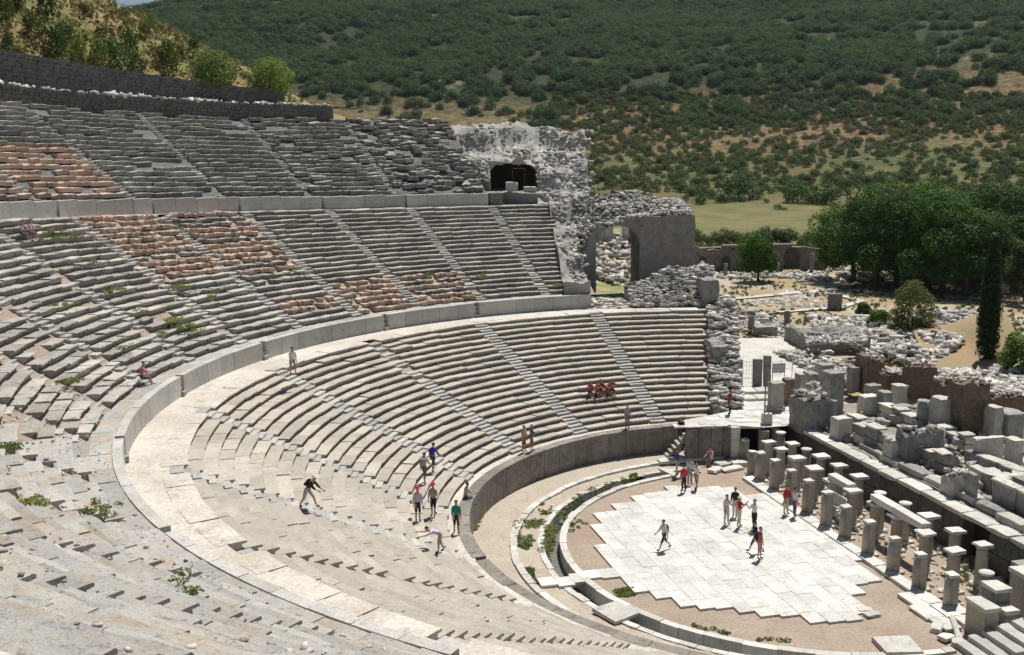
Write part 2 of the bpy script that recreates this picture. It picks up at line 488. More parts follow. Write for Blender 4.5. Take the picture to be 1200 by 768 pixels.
# ------------------------------------------------------------------ ground, field and hills
def smooth(a, b, x):
    t = np.clip((x - a) / (b - a), 0, 1); return t * t * (3 - 2 * t)
_np_rng = np.random.default_rng(3)
_lat = _np_rng.uniform(-1, 1, (257, 257))
def vnoise(x, y):
    xi = np.floor(x).astype(int); yi = np.floor(y).astype(int); fx = x - xi; fy = y - yi
    fx = fx * fx * (3 - 2 * fx); fy = fy * fy * (3 - 2 * fy)
    g = lambda a, b: _lat[a % 257, b % 257]
    return (g(xi, yi) * (1 - fx) + g(xi + 1, yi) * fx) * (1 - fy) + (g(xi, yi + 1) * (1 - fx) + g(xi + 1, yi + 1) * fx) * fy
def fbm(x, y, o=4):
    s = 0; a = 1
    for k in range(o): s = s + a * vnoise(x * 2 ** k + 17 * k, y * 2 ** k + 31 * k); a *= .5
    return s
S_DIR = np.array([.24, -.97]); S_DIR /= np.hypot(*S_DIR); N_DIR = np.array([.97, .24]); N_DIR /= np.hypot(*N_DIR)
S_ORG = np.array([2.5, 2.0])
def SN(s, n, z=0.0):
    p = S_ORG + s * S_DIR + n * N_DIR; return np.array([p[0], p[1], z])
def to_sn(p): 
    q = np.asarray(p)[:2] - S_ORG; return float(q @ S_DIR), float(q @ N_DIR)

def hill_z(x, y):
    x = np.asarray(x, float); y = np.asarray(y, float)
    t = y + 56; az = np.arctan2(x + 15.8, np.maximum(t, 1.0))
    d = np.hypot(x + 15.8, t)
    z = 2.0 + 17 * smooth(255, 520, d) + 0.27 * np.maximum(0, d - 470) * smooth(440, 620, d)
    # ridge falls away on the far left
    rid = np.interp(az, [-.6, -.40, -.352, -.315, -.28, -.22, 0.0, .5], [80, 110, 121, 127, 140, 172, 240, 290]) 
    soft = 18.0
    z = -soft * np.log(np.exp(-z / soft) + np.exp(-rid / soft))
    k = smooth(255, 420, d)
    z = z + k * (2.2 * fbm(x / 60, y / 60, 4) + 6 * smooth(520, 800, d) * fbm(x / 150 + 9, y / 150, 3))
    z = z + (1 - k) * .25 * fbm(x / 25, y / 25, 3)
    return z
def ground_z(x, y):
    x = np.asarray(x, float); y = np.asarray(y, float)
    z = hill_z(x, y)
    n = (x - S_ORG[0]) * N_DIR[0] + (y - S_ORG[1]) * N_DIR[1]
    s = (x - S_ORG[0]) * S_DIR[0] + (y - S_ORG[1]) * S_DIR[1]
    inside = ((n < 6.0) & (np.hypot(x, y) < 66) & ~((s < -15.2) & (n > -2.0)))
    # mound at the right behind the stage
    z = np.where(inside, -1.6, z)
    return z
def make_ground():
    m, nt, b = nodes_of('open_ground', .95)
    pos = nt.nodes.new('ShaderNodeNewGeometry').outputs['Position']
    sx = nt.nodes.new('ShaderNodeSeparateXYZ'); nt.links.new(pos, sx.inputs[0])
    big = noise(nt, .02, 5, .6, pos); medn = noise(nt, .09, 6, .62, pos); fine = noise(nt, 1.3, 6, .65, pos)
    c = mix(nt, ramp(nt, medn, .4, .6), (.15, .115, .055), (.125, .125, .045))
    c = mix(nt, ramp(nt, noise(nt, .045, 5, .6, pos, .5), .48, .58), c, (.085, .105, .032))
    red = mix(nt, ramp(nt, big, .42, .58), (.20, .13, .07), (.19, .15, .075))
    wd = mix(nt, ramp(nt, noise(nt, .03, 5, .6, pos), .60, .68), (.035, .05, .018), (.20, .17, .12))
    d = math_(nt, 'ADD', sx.outputs[1], math_(nt, 'MULTIPLY', medn, 60.0))
    c = mix(nt, ramp(nt, math_(nt, 'DIVIDE', d, 1000.0), .40, .45), c, red)
    # the meadow and the sandy precinct behind the stage
    dn = math_(nt, 'ADD', sx.outputs[1], math_(nt, 'MULTIPLY', medn, 14.0))
    near = ramp(nt, math_(nt, 'DIVIDE', dn, 1000.0), .125, .129)
    mead = mix(nt, ramp(nt, noise(nt, .12, 6, .65, pos), .4, .62), (.125, .135, .05), (.20, .17, .08))
    c = mix(nt, ramp(nt, math_(nt, 'DIVIDE', dn, 1000.0), .235, .262), mead, c)
    sand = mix(nt, ramp(nt, noise(nt, .16, 5, .6, pos), .42, .6), (.34, .26, .15), (.42, .37, .295))
    c = mix(nt, near, sand, c)
    c = mix(nt, 1.0, c, ramp(nt, fine, .3, .7, (.8, .8, .8), (1.15, 1.15, 1.15)), 'MULTIPLY')
    c = mix(nt, ramp(nt, math_(nt, 'DIVIDE', d, 1000.0), .52, .56), c, wd)
    tex = ramp(nt, noise(nt, .28, 7, .75, pos), .38, .62, (.3, .34, .3), (1.25, 1.25, 1.2))
    c = mix(nt, ramp(nt, math_(nt, 'DIVIDE', d, 1000.0), .25, .4), c, mix(nt, 1.0, c, tex, 'MULTIPLY'))
    nt.links.new(c, b.inputs['Base Color'])
    bump(nt, b, fine, .5, .1)
    # polar grid round the camera foot, finer near
    az = np.linspace(-1.15, 1.15, 231); ds = np.concatenate([np.linspace(2, 140, 140), np.geomspace(142, 2600, 150)])
    A, D = np.meshgrid(az, ds, indexing='ij')
    X = O[0] + D * np.sin(A); Y = O[1] + D * np.cos(A); Z = ground_z(X, Y)
    V = np.stack([X, Y, Z], -1).reshape(-1, 3); w = len(ds)
    I = np.arange(len(az) - 1)[:, None] * w + np.arange(w - 1)[None]
    F = np.stack([I, I + w, I + w + 1, I + 1], -1).reshape(-1, 4)[:, ::-1]
    tag(obj('ground', mesh_np('ground', V, F[:, ::-1], m, True)), kind='structure')
    # the country behind the camera and far around, as a plain low sheet
    far = flat('far_land', (.22, .18, .10), .95)
    tag(obj('terrain', new_mesh('terrain', [(-5000, -5000, -2.2), (5000, -5000, -2.2), (5000, 5000, -2.2), (-5000, 5000, -2.2)], [(0, 1, 2, 3)], far)), kind='structure')
make_ground()

# hillside into which the seats are cut (upper left)
RIDGE = [(96, 2.0), (106, 8), (112, 19), (114, 22), (118, 27), (120.5, 29.3), (122.4, 31), (125.6, 33.6), (128.3, 36), (132, 38.2), (137, 42), (143, 46), (149, 50), (156, 52), (175, 52), (200, 46), (262, 40)]
def side_z(r, ph):
    foot = 68.2
    base = lerp_tab([(112, 20), (118, 24.0), (124.9, 24.6), (125.2, 26.9), (130, 27.2), (140, 28.4), (151, 29.5), (166, 30.6)], ph)
    top = lerp_tab(RIDGE, ph)
    t = (r - foot) / (92 - foot)
    if t <= 1: z = base + (top - base) * (max(t, 0) ** .85)
    else: z = top + (6 if ph > 135 else -10) * (t - 1) * (1 if t < 2 else 1)
    if ph > 118 and t > 0: z += .5 * float(fbm(np.array(r * math.cos(rad(ph)) / 6), np.array(r * math.sin(rad(ph)) / 6), 3)) * min(1, max(0, r - foot) / 4)
    return z
def make_hillside():
    m, nt, b = nodes_of('hillside_grass', .95)
    pos = nt.nodes.new('ShaderNodeNewGeometry').outputs['Position']
    c = mix(nt, ramp(nt, noise(nt, .12, 6, .65, pos, .4), .42, .58), (.36, .27, .13), (.23, .23, .075))
    c = mix(nt, ramp(nt, noise(nt, .35, 6, .65, pos), .55, .66), c, (.10, .12, .035))
    c = mix(nt, 1.0, c, ramp(nt, noise(nt, 3, 6, .7, pos), .3, .7, (.65, .65, .65), (1.2, 1.2, 1.2)), 'MULTIPLY')
    nt.links.new(c, b.inputs['Base Color']); bump(nt, b, noise(nt, 2.5, 7, .7, pos), 1, .3)
    V = []; F = []
    phs = np.concatenate([np.linspace(114, 168, 90), np.linspace(170, 262, 50)]); rs = list(np.linspace(67.7, 95, 34)) + [105, 120, 140]
    for ph in phs:
        for r in rs: V.append(pol(r, ph, side_z(r, ph)))
    w = len(rs)
    for a in range(len(phs) - 1):
        for i in range(w - 1): F.append((a * w + i, a * w + i + 1, (a + 1) * w + i + 1, (a + 1) * w + i))
    tag(obj('hillside', new_mesh('hillside', V, F, m, True)), kind='structure')
make_hillside()

# ------------------------------------------------------------------ orchestra
def disc_poly(name, pts, z, mat):
    o = obj(name, new_mesh(name, [(p[0], p[1], z) for p in pts], [tuple(range(len(pts)))], mat)); tag(o, kind='structure'); return o
# earth floor inside the drain, closed on the stage side by the pillar line
pts = [pol(13.05, ph, 0) for ph in np.linspace(104, 283, 90)]
a = SN(13.2, 5.0); b_ = SN(-15.5, 5.0)
disc_poly('orchestra_floor', pts + [SN(19, -2.4), SN(19, 5.2), SN(-15.4, 5.2), SN(-15.4, -3.2)], 0.0, M['sand'])
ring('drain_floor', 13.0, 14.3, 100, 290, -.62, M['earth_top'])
ring('ledge_earth', 14.15, 15.7, 100, 290, -.03, M['path'], jit=.03, rn=5)
ring('ring_path', 15.95, 18.3, 92, 290, .0, M['path'], jit=.012, rn=5)
# the rest of the ground near the stage ends
disc_poly('orchestra_edge', [pol(18.3, ph, 0) for ph in np.linspace(96, 72, 12)] + [SN(-15.4, 2), SN(-13, -3), pol(13, 106, 0)], -.012, M['path'])

def kerb(name, label, r0, r1, p0, p1, zb, zt, L, mat, part='kerb_stone', miss=.0, jit=.04):
    pm = (p0 + p1) / 2; base = pol((r0 + r1) / 2, pm, zb)
    t = thing(name, label, 'kerb', base)
    ph = p0
    while ph < p1:
        l = L * random.uniform(.6, 1.4); q = min(p1, ph + math.degrees(l / r0))
        if random.random() > miss:
            dr = random.uniform(-jit, jit)
            V, F = arc_block(r0 + dr, r1 + dr + random.uniform(-jit, jit), ph + .04, q - .04, zb, zt, 2, jit * .7)
            V = [(x - base[0], y - base[1], z - base[2]) for x, y, z in V]
            obj(part, new_mesh(part, V, F, mat), t)
        ph = q
    return t
kerb('drain_kerb', 'pale kerb stones along the inner lip of the round orchestra drain', 12.85, 13.25, 106, 285, -.7, .10, 1.3, M['kerb'])
kerb('drain_kerb', 'low rough stones along the outer wall of the orchestra drain', 14.1, 14.45, 106, 285, -.7, .03, 1.0, M['kerb'], miss=.06)
kerb('drain_kerb', 'outermost white kerb ring between weedy ledge and sandy path', 15.6, 16.0, 107, 226, -.4, .12, 1.1, M['kerb'])
arc_wall('podium_wall', 'curved brown orchestra wall of upright slabs below the lowest seats', 'wall', R_WALL, R_WALL + .7, 101.5, 199.5, -.1, Z_POD, 1.5, M['podium'])
arc_wall('podium_wall', 'broken near stretch of the curved orchestra wall beside the lowest stairs', 'wall', R_WALL, R_WALL + .7, 200.5, 262, -.1, Z_POD - .02, 1.6, M['podium'])
ring('lower_landing', R_WALL + .6, R_L0 + .3, 92, 262, Z_POD - .015, M['walk'], rn=2)
# one cover slab over the drain
t_cov = MB(); t_cov.box((0, 0, 0), (1.5, 1.7, .16), 0, .03)
for (px, py, rz, lab) in ((722, 718, 215, 'pale slab bridging the orchestra drain'), (1052, 757, 275, 'white slab lying over the drain end by the fallen stones')):
    q = at(px, py, .12)
    tag(t_cov.build('cover_slab', M['kerb'], None, False, (q[0], q[1], .12), rad(rz)), lab, 'slab')

# white marble paving, laid along the stage line
PAVE = [(626, 680), (690, 673), (722, 671), (716, 659), (697, 639), (706, 629), (697, 609), (720, 592), (753, 577), (777, 573), (826, 570), (856, 572),
        (865, 577), (885, 583), (905, 580), (1037, 676), (1000, 684), (1002, 700), (1020, 711), (1010, 725), (967, 725), (933, 728), (897, 725), (873, 720), (837, 713),
        (800, 707), (787, 701), (733, 690), (723, 678), (640, 686)]
PW = [to_sn(at(x, y, .08)) for x, y in PAVE]
def inside(p, poly):
    c = False; j = len(poly) - 1
    for i in range(len(poly)):
        if (poly[i][1] > p[1]) != (poly[j][1] > p[1]) and p[0] < (poly[j][0] - poly[i][0]) * (p[1] - poly[i][1]) / (poly[j][1] - poly[i][1]) + poly[i][0]: c = not c
        j = i
    return c
def make_paving():
    base = SN(0, -5, 0)
    t = tag(empty('marble_pavement', base), kind='structure')
    vars_ = []
    for i in range(6):
        mb = MB(); mb.box((0, 0, 0), (1, 1, .14), 0, .004); vars_.append(new_mesh('paving_slab', mb.v, mb.f, M['paving']))
    rz = math.atan2(N_DIR[1], N_DIR[0])
    cnt = 0
    sy = -9.6
    n0 = -19.2
    nn = n0
    while nn < .4:
        wdt = random.choice((.78, .86, .94))
        s = -12 + random.uniform(0, .6)
        while s < 12:
            ln = random.uniform(.9, 1.25)
            if inside((s + ln / 2, nn + wdt / 2), PW):
                p = SN(s + ln / 2, nn + wdt / 2)
                obj('paving_slab', random.choice(vars_), t, (p[0] - base[0], p[1] - base[1], .035 + random.uniform(-.008, .008)),
                    (random.uniform(-.006, .006), random.uniform(-.006, .006), rz), (wdt - .014, ln - .014, 1)); cnt += 1
            s += ln
        nn += wdt
    return cnt
make_paving()

# ------------------------------------------------------------------ seats
SW = 0.58     # half width of a stairway
def cavea():
    # ---- lower tier
    core('lower_tier_core', [R_L0 - .05] + [R_L0 + i * T_L for i in range(N_L)] + [R_P1],
         lambda i, ph: Z_POD - .1 if i == 0 else Z_POD + (i - 1) * H_L, 90, 262, M['earth_low'], .05)
    edges = LOW_ST
    # right hand end wedge whose edge leans
    wed = [(None, edges[0])] + [(edges[i], edges[i + 1]) for i in range(len(edges) - 1)] + [(edges[-1], 262)]
    for w, (a, b) in enumerate(wed):
        am = 98 if a is None else a
        base = pol(R_L0 + .5, (am + b) / 2, Z_POD)
        nm = ['right-hand end beside the ruined side wall'] + [f'{ORD[k]} from the ruined right-hand end' for k in range(1, 10)]
        t = thing('seating_wedge', 'lower tier wedge of pale stone rows, ' + nm[w], 'seating', base, 0, 'wedges of the lower tier')
        for i in range(N_L):
            r = R_L0 + i * T_L; z = Z_POD + (i + 1) * H_L; g = math.degrees(SW / r)
            p0 = (93.6 + (88.8 - 93.6) * i / (N_L - 1) + (0 if i % 3 else .6)) if a is None else a + g
            p1 = b - g if b < 262 else 262
            ruin = 0.0; jz = .012
            if a is not None and abs(a - LOW_ST[2]) < .1 or (b < 262 and abs(b - LOW_ST[2]) < .1):
                if i > 11: jz = .03
            kind = 'low' if (a is None or a < 195) else 'soil'
            if i == N_L - 1: kind = 'lip'
            if a is not None and a > 195: ruin = .015; jz = .01
            if kind == 'soil': jz = .02
            place_row(t, base, kind, r, z, p0, p1, H_L, 1.9 if kind == 'low' else 2.6, .012, jz, ruin, 1.0, .006)
    for k, ph in enumerate(edges):
        base = pol(R_L0, ph, Z_POD)
        t = thing('stairway', f'narrow white stair climbing the lower tier, {ORD[k]} from the ruined right-hand end', 'stairs', base, ph * 0, 'stairs of the lower tier')
        for j in range(2 * N_L):
            if k >= 6 and (j % 2 or RNG.random() < .1): continue
            r = R_L0 - .12 + j * T_L / 2; z = Z_POD + (j + 1) * H_L / 2
            if k >= 6: z -= .14
            if k == 2 and j > 24 and RNG.random() < .7: continue
            x, y, _ = pol(r + RNG.normal(0, .015), ph, 0)
            obj('step', STP[RNG.integers(6)], t, (x - base[0], y - base[1], z + RNG.normal(0, .012) - base[2]),
                (0, RNG.normal(0, .012), rad(ph) - PI / 2 + RNG.normal(0, .02)), (2 * SW - .03, 1, 1))
    # ---- first walkway
    ring('first_walkway', R_L1 + .75, R_P1 + .3, 88, 262, Z_D1 - .012, M['walk'], rn=4, jit=.006)
    # parapet wall in segments with gaps at small stairs
    gaps = [105.2, 122.5, 137.0, 158, 175.0, 196, 217.4, 240.5, 262]
    for k in range(8):
        a, b = gaps[k] + (.35 if k else 0), gaps[k + 1] - .35
        if k == 6: a += .2
        arc_wall('parapet_wall', f'smooth grey wall of slabs above the first walkway, {ORD[k]} stretch from its ruined right end', 'wall',
                 R_P1, R_P1 + .42, a, b, Z_D1, Z_P1, 1.7, M['parapet'], group='walls above the first walkway', jit=.008)
    # small steps inside the gaps
    for k in range(1, 8):
        base = pol(R_P1, gaps[k], Z_D1)
        t = thing('wall_steps', f'little stair through the walkway wall, {ORD[k-1]} gap from the ruined right end', 'steps', base, 0, 'gaps in the walkway wall')
        for j in range(4):
            x, y, _ = pol(R_P1 - .15 + .22 * j, gaps[k], 0)
            obj('step', STP[j], t, (x - base[0], y - base[1], .27 * (j + 1)), (0, 0, rad(gaps[k]) - PI / 2), (.42, .8, 1.2))
    # ---- middle tier
    ring('parapet_walk', R_P1 + .40, R_M0 + .4, 104, 262, Z_P1 - .05, M['earth_low'], rn=2, jit=.01)
    for k in range(6):
        a = 107 + k * 25.8; base = pol(R_P1 + .9, a + 13, Z_P1); t = thing('ledge', f'worn slab band on top of the walkway wall, {ORD[k]} stretch from the wing', 'ledge', base, 0, 'slab bands above the walkway wall')
        place_row(t, base, 'near', R_P1 + .44, Z_P1 - .012, a, a + 25.7, 0, 2.0, .008, .006, 0, 1.0, .004)
    core('middle_tier_core', [R_M0 - .05] + [R_M0 + i * T_M for i in range(N_M)] + [R_P2 + .3],
         lambda i, ph: Z_P1 - .1 if i == 0 else Z_P1 + (i - 1) * hm(ph), 104, 262, M['earth_red'], .06, 130)
    def mid_end(i): return 106.6 - 2.6 * i / (N_M - 1)
    wed = [(None, MID_ST[0])] + [(MID_ST[i], MID_ST[i + 1]) for i in range(len(MID_ST) - 1)]
    for w, (a, b) in enumerate(wed):
        am = 105 if a is None else a
        base = pol(R_M0 + .5, (am + b) / 2, Z_P1)
        nm = ['narrow end piece beside the ruined wing'] + [f'{ORD[k]} from the ruined wing' for k in range(1, 20)]
        ch = 'dark grey rows' if w < 4 else 'rows broken down to reddish rubble' if w < 6 else 'worn grey blocks and weeds' if w < 11 else 'dusty blue-grey treads'
        t = thing('seating_wedge', f'middle tier wedge of {ch}, {nm[w]}', 'seating', base, 0, 'wedges of the middle tier')
        for i in range(N_M):
            r = R_M0 + i * T_M; g = math.degrees((.45 if w < 8 else .6) / r)
            p0 = mid_end(i) if a is None else a + g; p1 = b - g
            zf = lambda ph, i=i: Z_P1 + (i + 1) * hm(ph)
            pm = (p0 + p1) / 2
            red = False
            if 139 < pm < 150 and (i > 6 or 1 < i < 4): red = True
            if 149 < pm < 160 and i > 11: red = True
            if 149 < pm < 160 and i <= 11 and i > 4 and RNG.random() < .5: red = True
            if 120 < pm < 131 and i < 6 and w == 2: red = True
            if 130 < pm < 140 and i < 6: red = True
            if red:
                place_row(t, base, 'red' if RNG.random() < .75 else 'mid', r, zf, p0, p1, 0, .5, .07, .04, .08, .8, .06)
            else:
                kind = 'mid' if pm < 200 else 'near'
                dam = .0 if pm < 150 else .02 if pm < 200 else .05
                place_row(t, base, kind, r, zf, p0, p1, 0, 1.8 if pm < 200 else 2.0, .02 if pm < 150 else .03, .013 if pm < 150 else .028, dam, 1.0, .008)
    for k, ph in enumerate(MID_ST):
        base = pol(R_M0, ph, Z_P1)
        t = thing('stairway', f'worn stair climbing the middle tier, {ORD[k]} from the ruined wing', 'stairs', base, 0, 'stairs of the middle tier')
        for j in range(2 * N_M):
            if RNG.random() < (.12 if k < 8 else .08) or (k >= 8 and j % 2): continue
            r = R_M0 - .15 + j * T_M / 2; z = Z_P1 + (j + 1) * hm(ph) / 2
            if k >= 8: z -= .15
            x, y, _ = pol(r + RNG.normal(0, .03), ph, 0)
            o = obj('step', STP[RNG.integers(6)], t, (x - base[0], y - base[1], z - .05 + RNG.normal(0, .02) - base[2]),
                (RNG.normal(0, .03), RNG.normal(0, .03), rad(ph) - PI / 2 + RNG.normal(0, .05)), (.86 if k < 8 else 1.16, 1, 1))
    # ---- second walkway, its wall
    ring('second_walkway', R_M1 + .7, R_P2 + .3, 104, 262, 0, M['walk'], rn=3, zf=lambda ph: z2(ph) - .02)
    segs = [109.2, 110.9, 120.6, 130.2, 139.7, 149.3, 159.5, 169.5]
    for k in range(7):
        arc_wall('parapet_wall', f'weathered wall of slabs above the second walkway, {ORD[k]} stretch from the cave', 'wall',
                 R_P2, R_P2 + .5, segs[k] + .12, segs[k + 1] - .12, 0, 0, 1.9, M['upper_wall' if k == 0 else 'parapet'], group='walls above the second walkway', jit=.05,
                 zbf=lambda ph: z2(ph), ztf=lambda ph: z2(ph) + P2H)
    V, F = [], []
    phs = np.linspace(109.3, 172, 60)
    for ph in phs:
        for z in (z2(ph) - .4, z2(ph) + P2H - .05): V.append(pol(R_P2 + .46, ph, z))
    for i in range(59): F.append((2 * i, 2 * i + 1, 2 * i + 3, 2 * i + 2))
    tag(obj('earth_bank', new_mesh('earth_bank', V, F, M['earth_top'])), kind='structure')
    # ---- upper tier
    ring('upper_landing', R_P2 + .4, R_T0 + .4, 109, 172, 0, M['earth_top'], rn=2, jit=.05, zf=lambda ph: z2(ph) + P2H - .03)
    core('upper_tier_core', [R_T0 - .05] + [R_T0 + i * T_T for i in range(N_T)] + [66.5],
         lambda i, ph: z2(ph) + P2H - .1 if i == 0 else z2(ph) + P2H + (i - 1) * ht(ph), 110.4, 175, M['earth_top'], .05)
    TS = [120.7, 130.3, 139.9, 149.5, 159.1, 168.7]
    wed = [(110.2, TS[0])] + [(TS[i], TS[i + 1]) for i in range(5)]
    for w, (a, b) in enumerate(wed):
        base = pol(R_T0 + .5, (a + b) / 2, z2((a + b) / 2) + P2H)
        ch = ['tumbled dark blocks', 'broken dark rows', 'dark lichen rows', 'dark lichen rows', 'dark rows above brick-red ones', 'dark rows above brick-red ones'][w]
        t = thing('seating_wedge', f'upper tier wedge of {ch}, {ORD[w]} from the cave mouth', 'seating', base, 0, 'wedges of the upper tier')
        for i in range(N_T):
            r = R_T0 + i * T_T; g = math.degrees(.35 / r); p0, p1 = a + g, b - g; pm = (a + b) / 2
            zf = lambda ph, i=i: z2(ph) + P2H + (i + 1) * ht(ph)
            if w == 0: place_row(t, base, 'top', r, zf, p0, p1, 0, .95, .22, .13, .12, 1.15, .12)
            elif w == 1: place_row(t, base, 'top', r, zf, p0, p1, 0, 1.3, .09, .06, .08, 1.0, .04)
            elif pm > 150 and i < 9: place_row(t, base, 'red', r, zf, p0, p1, 0, 1.1, .06, .035, .06, .9, .03)
            else: place_row(t, base, 'top', r, zf, p0, p1, 0, 1.7, .04, .03, .03 if i < 13 else .14, 1.0, .02)
    for k, ph in enumerate(TS[:5]):
        base = pol(R_T0, ph, z2(ph) + P2H)
        t = thing('stairway', f'eroded stair climbing the upper tier, {ORD[k]} from the cave mouth', 'stairs', base, 0, 'stairs of the upper tier')
        for j in range(2 * N_T):
            if RNG.random() < .3: continue
            r = R_T0 - .15 + j * T_T / 2; z = z2(ph) + P2H + (j + 1) * ht(ph) / 2
            x, y, _ = pol(r, ph, 0)
            obj('step', STP[RNG.integers(6)], t, (x - base[0], y - base[1], z - .12 - base[2]), (RNG.normal(0, .03), 0, rad(ph) - PI / 2), (.62, 1, .8))
cavea()

# ---- walls above the upper tier
def stone_wall(name, label, r, p0, p1, zbf, ztf, thick, L, hgt, mat, group):
    """field-stone wall built of rough squared blocks in courses"""
    pm = (p0 + p1) / 2; base = pol(r, pm, zbf(pm)); t = thing(name, label, 'wall', base, 0, group)
    body = MB(); n = max(6, int((p1 - p0) * 1.2))
    V, F = [], []
    for a in range(n + 1):
        ph = p0 + (p1 - p0) * a / n
        for rr_, z in ((r + .12, zbf(ph) - .5), (r + .12, ztf(ph) - .1), (r + thick, ztf(ph) - .1), (r + thick, zbf(ph) - .5)):
            q = pol(rr_, ph, z); V.append((q[0] - base[0], q[1] - base[1], q[2] - base[2]))
    for a in range(n):
        for k in range(3): F.append((a * 4 + k, (a + 1) * 4 + k, (a + 1) * 4 + k + 1, a * 4 + k + 1))
    F += [(0, 1, 2, 3), (n * 4 + 3, n * 4 + 2, n * 4 + 1, n * 4)]
    obj('wall_core', new_mesh('wall_core', V, F, mat), t)
    hgt_t = ztf(pm) - zbf(pm); rows = max(2, round(hgt_t / hgt))
    cnt = 0; mb = MB()
    for k in range(rows):
        ph = p0 + random.uniform(0, .3)
        while ph < p1:
            l = L * random.uniform(.6, 1.5); dp = math.degrees(l / r)
            q = min(ph + dp, p1); m_ = (ph + q) / 2; h = (ztf(m_) - zbf(m_)) / rows
            x, y, _ = pol(r + .14 + random.uniform(-.06, .04), m_, 0)
            z = zbf(m_) + (k + .5) * h
            mb.box((x - base[0], y - base[1], z - base[2]), (rad(q - ph) * r - .03, .3, h * random.uniform(.88, .99)), rad(m_) - PI / 2, .025)
            ph = q
    o = mb.build('wall_stones', mat, t); o['kind'] = 'stuff'
    return t
w1b = lambda ph: z3(min(ph, 166)) - .25
stone_wall('terrace_wall', 'long dark retaining wall of small stones right behind the top row of seats', 64.7, 121.5, 166, w1b, lambda ph: z3(min(ph, 166)) + 1.35, .7, .7, .32, M['upper_wall'], 'dark terrace walls')
w2b = lambda ph: z3(min(ph, 166)) + 1.2
stone_wall('terrace_wall', 'upper dark terrace wall below the bushes with a square end on the right', 67.6, 125.0, 150.3, w2b, lambda ph: lerp_tab([(125, 27.2), (130, 27.5), (140, 28.7), (151, 30.0)], ph), .8, .8, .34, M['upper_wall'], 'dark terrace walls')
stone_wall('terrace_wall', 'short tall terrace wall standing left of the gap below the bushes', 67.3, 151.6, 166, w2b, lambda ph: lerp_tab([(151, 29.7), (166, 31)], ph), .8, .8, .34, M['upper_wall'], 'dark terrace walls')
# fill between the two walls and white stones lying on the lower one
ring('terrace_fill', 64.8, 67.9, 118, 168, 0, M['earth_top'], rn=3, jit=.06, zf=lambda ph: z3(min(ph, 166)) + 1.22)
pts = []; szs = []
for _ in range(330):
    ph = random.uniform(121.5, 165); pts.append(pol(random.uniform(64.8, 66.2), ph, z3(min(ph, 166)) + 1.42)); szs.append(random.choice((.1, .14, .2, .26, .36)))
st = thing('loose_stones', 'line of loose white stones lying along the top of the dark wall', 'stones', pol(65.2, 143, z3(143) + 1.4))
o = obj('stones', scatter_mesh('stones', [np.array(p) - np.array(st.location) for p in pts], szs, M['rubble']), st); o['kind'] = 'stuff'

# ------------------------------------------------------------------ rough masonry masses
def rough_solid(name, P00, U, W, nu, nw, ztop, zbot, mat, parent=None, amp=.14, nz=6, base=(0, 0, 0), course=.42):
    """a solid over the plan P00 + a*U + b*W (a, b in 0..1), with courses and chipped faces"""
    V = []; F = []; P00 = np.array(P00[:2], float); U = np.array(U[:2], float); W = np.array(W[:2], float)
    ctr = P00 + U / 2 + W / 2
    def put(a, b, z, top):
        p = P00 + a * U + b * W
        n1 = float(fbm(np.array(p[0] * 1.1 + z * .7), np.array(p[1] * 1.1 - z * .9), 4))
        n2 = float(vnoise(np.array(p[0] * 3.1 + z * 2.1 + 40), np.array(p[1] * 3.1 + z * 1.3)))
        d = (p - ctr); d = d / (np.hypot(*d) + 1e-6)
        k = amp * (n1 * .6 + n2 * .6)
        V.append((p[0] + d[0] * k - base[0], p[1] + d[1] * k - base[1], z + (k * 1.5 if top else 0) - base[2]))
        return len(V) - 1
    T = [[None] * (nw + 1) for _ in range(nu + 1)]; B_ = [[None] * (nw + 1) for _ in range(nu + 1)]
    for i in range(nu + 1):
        for j in range(nw + 1):
            p = P00 + i / nu * U + j / nw * W
            zt = ztop(p[0], p[1])
            if course: zt = zt * .45 + .55 * course * math.floor(zt / course + .5 * float(vnoise(np.array(p[0] * .9), np.array(p[1] * .9))))
            T[i][j] = put(i / nu, j / nw, zt, True)
    for i in range(nu):
        for j in range(nw): F.append((T[i][j], T[i + 1][j], T[i + 1][j + 1], T[i][j + 1]))
    # the four sides, and an arch-shaped or flat underside
    rim = [(i, 0) for i in range(nu)] + [(nu, j) for j in range(nw)] + [(i, nw) for i in range(nu, 0, -1)] + [(0, j) for j in range(nw, 0, -1)]
    cols = []
    for i, j in rim:
        p = P00 + i / nu * U + j / nw * W; zb = zbot(i / nu, j / nw); zt = V[T[i][j]][2] + base[2]
        cols.append([T[i][j]] + [put(i / nu, j / nw, zt + (zb - zt) * k / nz, False) for k in range(1, nz + 1)])
    m = len(rim)
    for c in range(m):
        A, B2 = cols[c], cols[(c + 1) % m]
        for k in range(nz): F.append((A[k], A[k + 1], B2[k + 1], B2[k]))
    low = {ij: cols[c][-1] for c, ij in enumerate(rim)}
    for i in range(nu + 1):
        for j in range(nw + 1):
            if (i, j) not in low: 
                p = P00 + i / nu * U + j / nw * W
                V.append((p[0] - base[0], p[1] - base[1], zbot(i / nu, j / nw) - base[2])); low[(i, j)] = len(V) - 1
    for i in range(nu):
        for j in range(nw): F.append((low[(i, j)], low[(i, j + 1)], low[(i + 1, j + 1)], low[(i + 1, j)]))
    return obj(name, new_mesh(name, V, F, mat), parent)

